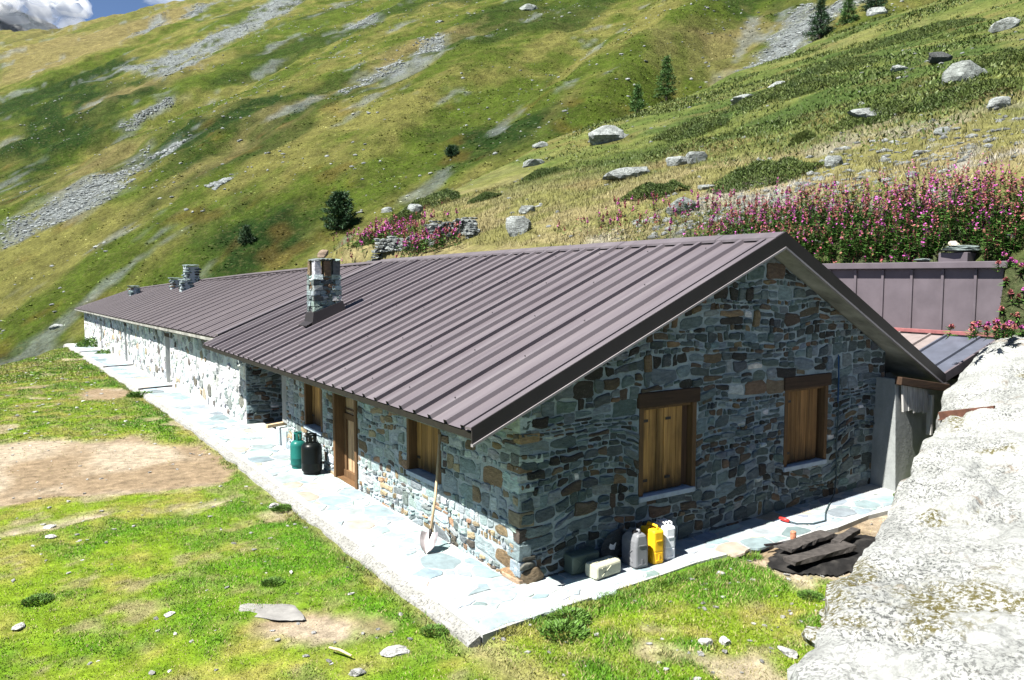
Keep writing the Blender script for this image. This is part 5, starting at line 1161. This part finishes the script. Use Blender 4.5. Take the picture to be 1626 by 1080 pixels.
# conifers
def conifer(name, p, w, h, seed, label, dense=1.0, colr=(.03, .075, .022), round_=False, group='conifers on the slope'):
    e = empty(name, p, label, 'tree', group); R = np.random.default_rng(seed); x, y, z = p
    b = MB(); b.tube([(x, y, z - .3), (x + .02 * h, y, z + h * .4), (x, y, z + h * .97)], [h * .028, h * .018, h * .004], 7); P = []
    nb = int(62 * dense); r = w / 2
    for i in range(nb):
        f = .06 + .92 * (i / nb); t = i * 2.4 + R.normal(0, .35); ln = r * (1.18 * (1 - f) ** (.5 if round_ else .8) + .05) * R.uniform(.62, 1.12); b0 = np.array([x, y, z + h * f]); d = np.array([math.cos(t), math.sin(t), R.normal(.12 if not round_ else .35, .14) - .18 * (1 - f)])
        b1 = b0 + d * ln
        b.tube([tuple(b0), tuple(b0 + d * ln * .55 + np.array([0, 0, -.03 * ln])), tuple(b1)], [h * .006 * (1.2 - f), h * .004, h * .0015], 4, False)
        m_ = int(46 * dense * (ln / r + .25)); s = R.random(m_) ** .7; C0 = b0 + d * (s * ln)[:, None] + R.normal(0, .07 * r * 1.1, (m_, 3)); D = unit(d + R.normal(0, .55, (m_, 3)) + np.array([0, 0, .15])); U = unit(np.cross(D, R.normal(0, 1, (m_, 3))))
        P.append(cards(C0, D, U, r * .17 * (.6 + .7 * R.random(m_)), r * .055, np.array(colr) * (.5 + 1.0 * R.random((m_, 1))), .25))
    b.build('trunk', MAT['bark'], e); np_mesh('crown', *cat(P), MAT['leaf'], parent=e); return e
TL = ['dark rounded pine standing alone behind the barn roof', 'small dark pine on the slope left of the rounded pine', 'short young larch, lower of the pair on the crest above the white boulder', 'tall young larch, taller of the pair on the crest above the white boulder', 'dark spruce beside the scree at the top of the picture', 'slim pale green larch between the dark spruces on the scree', 'broad dark spruce cut by the top edge of the picture', 'tiny dwarf pine bush alone on the green mountain slope']
for k, (p, w, h, s_) in enumerate(TREES):
    conifer('pine_tree' if k in (0, 1, 7) else ('larch_tree' if k in (2, 3, 5) else 'spruce_tree'), (p[0], p[1], p[2] - .1), w, h * 1.04, 700 + k, TL[k], 1.5 if k in (0, 7) else 1.15, (.02, .05, .018) if k in (0, 1, 4, 6, 7) else (.05, .11, .025), k in (0, 1, 7))
# juniper mats hugging the slope
JL = ['wide juniper mat above the rubble, the lowest on the slope', 'juniper mat behind the house ridge beside the slanted slab', 'tall juniper bush next to the largest grey boulder', 'dark juniper mat just below the largest grey boulder', 'juniper mat split by a long pale slab', 'low juniper mat on the dry grass beside the path', 'dark juniper bush behind the round white boulder above the ruin', 'small juniper mat left of the ruined wall', 'thin juniper strip on the dry bank above the ruin', 'juniper mat below the pair of larches', 'long juniper carpet across the middle of the slope', 'broad juniper carpet near the top right edge', 'low juniper on the bank behind the chimney', 'small rounded juniper with a white stone at its foot', 'juniper carpet right of the dark rock']
for k, (p, w, h, s_) in enumerate(JUNIPERS):
    R = np.random.default_rng(800 + k); n = int(7000 + 1500 * w); t = R.random(n) * 6.283; q = R.random(n) ** .55; dx = q * w * .62 * np.cos(t); dy = q * w * .42 * np.sin(t); x = p[0] + dx * .55 + dy * .83; y = p[1] - dx * .83 + dy * .55
    edge = .5 + 1.0 * fbm(x * 1.6 / max(1, w / 4), y * 1.6 / max(1, w / 4), 3, 820 + k); kk = q < edge * .95; x, y, q = x[kk], y[kk], q[kk]; n = len(x)
    hh = min(h, 1.1) * .62 * (1 - q ** 2) * (.35 + 1.1 * fbm(x * 1.7, y * 1.7, 3, 840 + k)); C0 = np.stack([x, y, h_near(x, y) + hh * (.75 + .3 * R.random(n))], 1)
    D = unit(np.stack([R.normal(-.1, .6, n), R.normal(0, .6, n), .35 + .6 * R.random(n)], 1)); U = unit(np.cross(D, R.normal(0, 1, (n, 3)))); sz = .065 + .009 * w
    hue = fbm(x * .9, y * .9, 2, 860 + k)[:, None]; c = (np.array((.042, .072, .016)) * (1 - hue) + np.array((.085, .11, .024)) * hue) * (.55 + .85 * R.random((n, 1)))
    tag(np_mesh('juniper_bush', *cards(C0, D, U, sz * (.6 + .8 * R.random(n)), sz * .42, c, .3), MAT['leaf'], origin=p), JL[k], 'juniper', 'juniper mats on the slope')
# heath carpet of dwarf juniper and bilberry over the upper slope
R = np.random.default_rng(881); n = 150000; x = 16 + 110 * R.random(n) ** 1.8; y = R.uniform(-6, 80, n); hm = sstep(.47, .56, fbm(x * .11 + 9, y * .11, 4, 213, .6)) * sstep(19, 27, x); kk = (R.random(n) < hm) & (edge_d(x, y) > 1) & (y < .75 * x + 22) & (y > .1 * x - 14); x, y = x[kk], y[kk]; n = len(x)
C0 = np.stack([x, y, h_near(x, y) + .28 * R.random(n) * fbm(x * .8, y * .8, 3, 883)], 1); D = unit(np.stack([R.normal(-.2, .6, n), R.normal(-.1, .6, n), .5 + .5 * R.random(n)], 1)); U = unit(np.cross(D, R.normal(0, 1, (n, 3)))); hue = fbm(x * .5, y * .5, 3, 885)[:, None]
sz = (.08 + .0022 * x) * (.6 + .8 * R.random(n)); c = (np.array((.04, .068, .014)) * (1 - hue) + np.array((.1, .12, .028)) * hue) * (.6 + .8 * R.random((n, 1)))
tag(np_mesh('heath_carpet', *cards(C0, D, U, sz, sz * .5, c, .3), MAT['leaf']), kind='stuff')
# boulders
BL = ['large white boulder on the crest below the pair of larches', 'flat white slab alone in the green mountain grass', 'long slanted grey slab lying above the house ridge', 'pale blocky boulder behind the house ridge left of the flowers', 'largest grey boulder, a cracked block high on the right slope', 'pale boulder at the right edge near the top of the picture', 'rounded grey boulder at the right edge above the rubble', 'long pale slab embedded in a juniper mat', 'upright white boulder, lower of two behind the house ridge', 'white boulder perched on top of the upright one', 'round white boulder above the ruined wall', 'low grey outcrop on the crest above the dry bank', 'small grey boulder on the crest left of the large white one', 'pointed pale boulder, right of a pair on the dry slope', 'rounded pale boulder, left of a pair on the dry slope', 'egg shaped white stone at the top of the rubble patch', 'low white boulder below the right hand scree', 'long low stone on the crest left of the junipers', 'grey boulder on the crest left of the round white one', 'dark overhanging rock just above the largest grey boulder', 'small pale stone left of the dark overhanging rock', 'pale stone in dry grass below the largest boulder', 'grey outcrop at the top edge of the mountain slope', 'white boulder on the dark slope beyond the barn end', 'pale block lying on the lower scree', 'flat pale slab just above the flowers', 'white boulder beside the dark spruces at the top', 'small flat stone behind the ridge near the path', 'small white stone beside the rounded juniper', 'jagged grey outcrop in the upper middle of the mountain slope']
for k, (p, w, h, s_) in enumerate(BOULDERS):
    b = MB(); c = (.075, .08, .08) if k == 19 else ((.22, .24, .225) if k in (4, 11, 22, 29) else (.26, .28, .27))
    b.col = c; rock(b, (p[0], p[1], p[2] + h * .2), (w * 1.12, w * .75, h * 1.25), 900 + k, c, math.radians(-33) + .25 * ((k * 37) % 7 - 3) * .5, 13, 3, .02)
    if k in (0, 4, 11, 22, 29): 
        rock(b, (p[0] + .3 * w, p[1] - .12 * w, p[2] + h * .12), (w * .6, w * .5, h * .8), 950 + k, tuple(v * .9 for v in c), .4, 10, 3, .035)
    if s_ == 'n' and k != 19: b.col = c
    tag(b.build('boulder', MAT['rock'], origin=p), BL[k], 'boulder', 'boulders on the slopes')
# countless small stones
def litter(name, n, hf, sampler, s0, s1, seed, colr=(.27, .285, .28), sub=1):
    R = random.Random(seed); Rn = np.random.default_rng(seed); x, y = sampler(Rn, n); z = hf(x, y); bm = bmesh.new(); bmesh.ops.create_icosphere(bm, subdivisions=sub, radius=1); base = np.array([v.co[:] for v in bm.verts]); F = np.array([[v.index for v in f.verts] for f in bm.faces]); bm.free(); n = len(x)
    s = (s0 + (s1 - s0) * Rn.random(n) ** 3)[:, None, None]; t = Rn.random(n) * 6.283; V = base[None] * (.7 + .5 * Rn.random((n, len(base), 1))); V = V * np.stack([.6 + .7 * Rn.random(n), .5 + .4 * Rn.random(n), .3 + .3 * Rn.random(n)], 1)[:, None, :]
    ca, sa = np.cos(t)[:, None], np.sin(t)[:, None]; X = V[..., 0] * ca - V[..., 1] * sa; Y = V[..., 0] * sa + V[..., 1] * ca; V = np.stack([X, Y, V[..., 2]], -1) * s + np.stack([x, y, z], 1)[:, None, :]
    Q = (F[None] + (np.arange(n) * len(base))[:, None, None]).reshape(-1, 3); c = np.repeat(np.array(colr)[None] * (.5 + .65 * Rn.random((n, 1))), len(base), 0); return tag(np_mesh(name, V.reshape(-1, 3), Q, c, MAT['rock']), kind='stuff')
def s_near(R, n):
    x = np.concatenate([R.uniform(10.8, 60, n), R.normal(18.5, 3.0, n), R.normal(14.2, 1.6, n // 2)]); y = np.concatenate([R.uniform(-8, 60, n), R.normal(7, 3, n), R.normal(9.5, 1.6, n // 2)]); k = (edge_d(x, y) > -1) & (x > 11); return x[k], y[k]
litter('slope_stones', 900, h_near, s_near, .03, .24, 41)
def s_far(R, n):
    x = R.uniform(-8, 150, n * 3); y = R.uniform(75, 330, n * 3); k = (R.random(n * 3) < .35 * (fbm(x / 12, y / 12, 4, 951, .6) > .52)); return x[k], y[k]
litter('mountain_stones', 6500, h_far, s_far, .1, .6, 42)
def s_scr(R, n):
    X, Y = [], []
    for P in SCREE:
        P = np.array(P); n = int(min(14000, 1200 + 1.1 * np.ptp(P[:, 0]) * np.ptp(P[:, 1]))); x = R.uniform(P[:, 0].min(), P[:, 0].max(), n); y = R.uniform(P[:, 1].min(), P[:, 1].max(), n); k = mask(x, y, [P.tolist()], 6, .09, 301) > .3; X.append(x[k]); Y.append(y[k])
    return np.concatenate(X), np.concatenate(Y)
litter('scree', 2600, h_far, s_scr, .16, .6, 43, (.25, .272, .27))
# ruined dry stone wall and a rubble bank
def drystone(pts, hgt, wid, name, seed, lab):
    b = MB(); R = random.Random(seed)
    for (x0, y0), (x1, y1), h0, h1 in pts:
        L_ = math.hypot(x1 - x0, y1 - y0); n = int(L_ / .17)
        for k in range(n):
            t = (k + .5) / n; x, y = x0 + (x1 - x0) * t, y0 + (y1 - y0) * t; zb = float(h_near(np.array([x]), np.array([y]))[0]) - .1; hh = (h0 + (h1 - h0) * t) * R.uniform(.8, 1.1); z = 0
            while z < hh:
                s = R.uniform(.07, .17)
                for q in (-1, 0, 1): rock(b, (x + R.uniform(-.08, .08) + q * wid * .3, y + R.uniform(-.08, .08), zb + z + s / 2), (R.uniform(.22, .42), R.uniform(.2, .34), s * 1.3), R.randrange(9999), (lambda v_: (.25 * v_, .27 * v_, .262 * v_))(R.uniform(.5, 1.15)), R.uniform(-.5, .5), 7, 1)
                z += s
    o = b.build(name, MAT['rock'], origin=(pts[0][0][0], pts[0][0][1], float(h_near(np.array([pts[0][0][0]]), np.array([pts[0][0][1]]))[0]))); return tag(o, lab, 'ruin')
drystone([((10.6, 22.3), (12.3, 22.0), 1.15, .6), ((12.2, 22.0), (11.7, 20.9), .8, .3), ((10.7, 22.2), (11.1, 23.6), 1.1, .5)], 1.2, .5, 'ruined_wall', 61, 'tumbled corner of a ruined dry stone wall beside the magenta flowers')
drystone([((9.5, 26.3), (10.0, 24.2), .5, .6), ((10.0, 24.2), (10.35, 23.1), .5, .75)], .5, .4, 'rubble_bank', 62, 'low line of rubble running along the flowers behind the roof')
# far rocky mountain under cloud
def h_mtn(x, y):
    d = np.hypot(x - 40, (y - 2700)) ; return 790 - .32 * np.abs(x + 60) - .5 * np.abs(y - 2700) + 200 * (fbm(x / 260., y / 260., 5, 971, .55) - .5)
mm = mat_attr('far_rock', .95, .5, .012, .8, .02, 20)
tag(grid_mesh('far_mountain', seq((-1800, 900, 30)), seq((1900, 3300, 30)), h_mtn, lambda x, y: lerp3((.05, .06, .07), (.11, .115, .12), sstep(.4, .7, fbm(x / 90., y / 90., 4, 975))), mm), kind='structure')

# cloud bank hanging over that ridge
mc = bpy.data.materials.new('cloud_vapour'); mc.use_nodes = True; mc.node_tree.nodes.clear()
_o = mc.node_tree.nodes.new('ShaderNodeOutputMaterial'); _v = mc.node_tree.nodes.new('ShaderNodeVolumePrincipled'); _v.inputs['Color'].default_value = (1, 1, 1, 1); _v.inputs['Density'].default_value = .02; mc.node_tree.links.new(_v.outputs[0], _o.inputs['Volume'])
b = MB(); R = random.Random(21)
for k in range(34):
    t = R.random(); rock(b, (-160 + 420 * t + R.uniform(-20, 20), 2330 + R.uniform(-60, 60), 650 + 40 * t + R.uniform(-28, 45)), (R.uniform(70, 170), R.uniform(80, 150), R.uniform(30, 75)), 40 + k, rotz=R.uniform(-.4, .4), planes=30, sub=3, rough=.08)
tag(b.build('clouds', mc, smooth=True), kind='stuff')
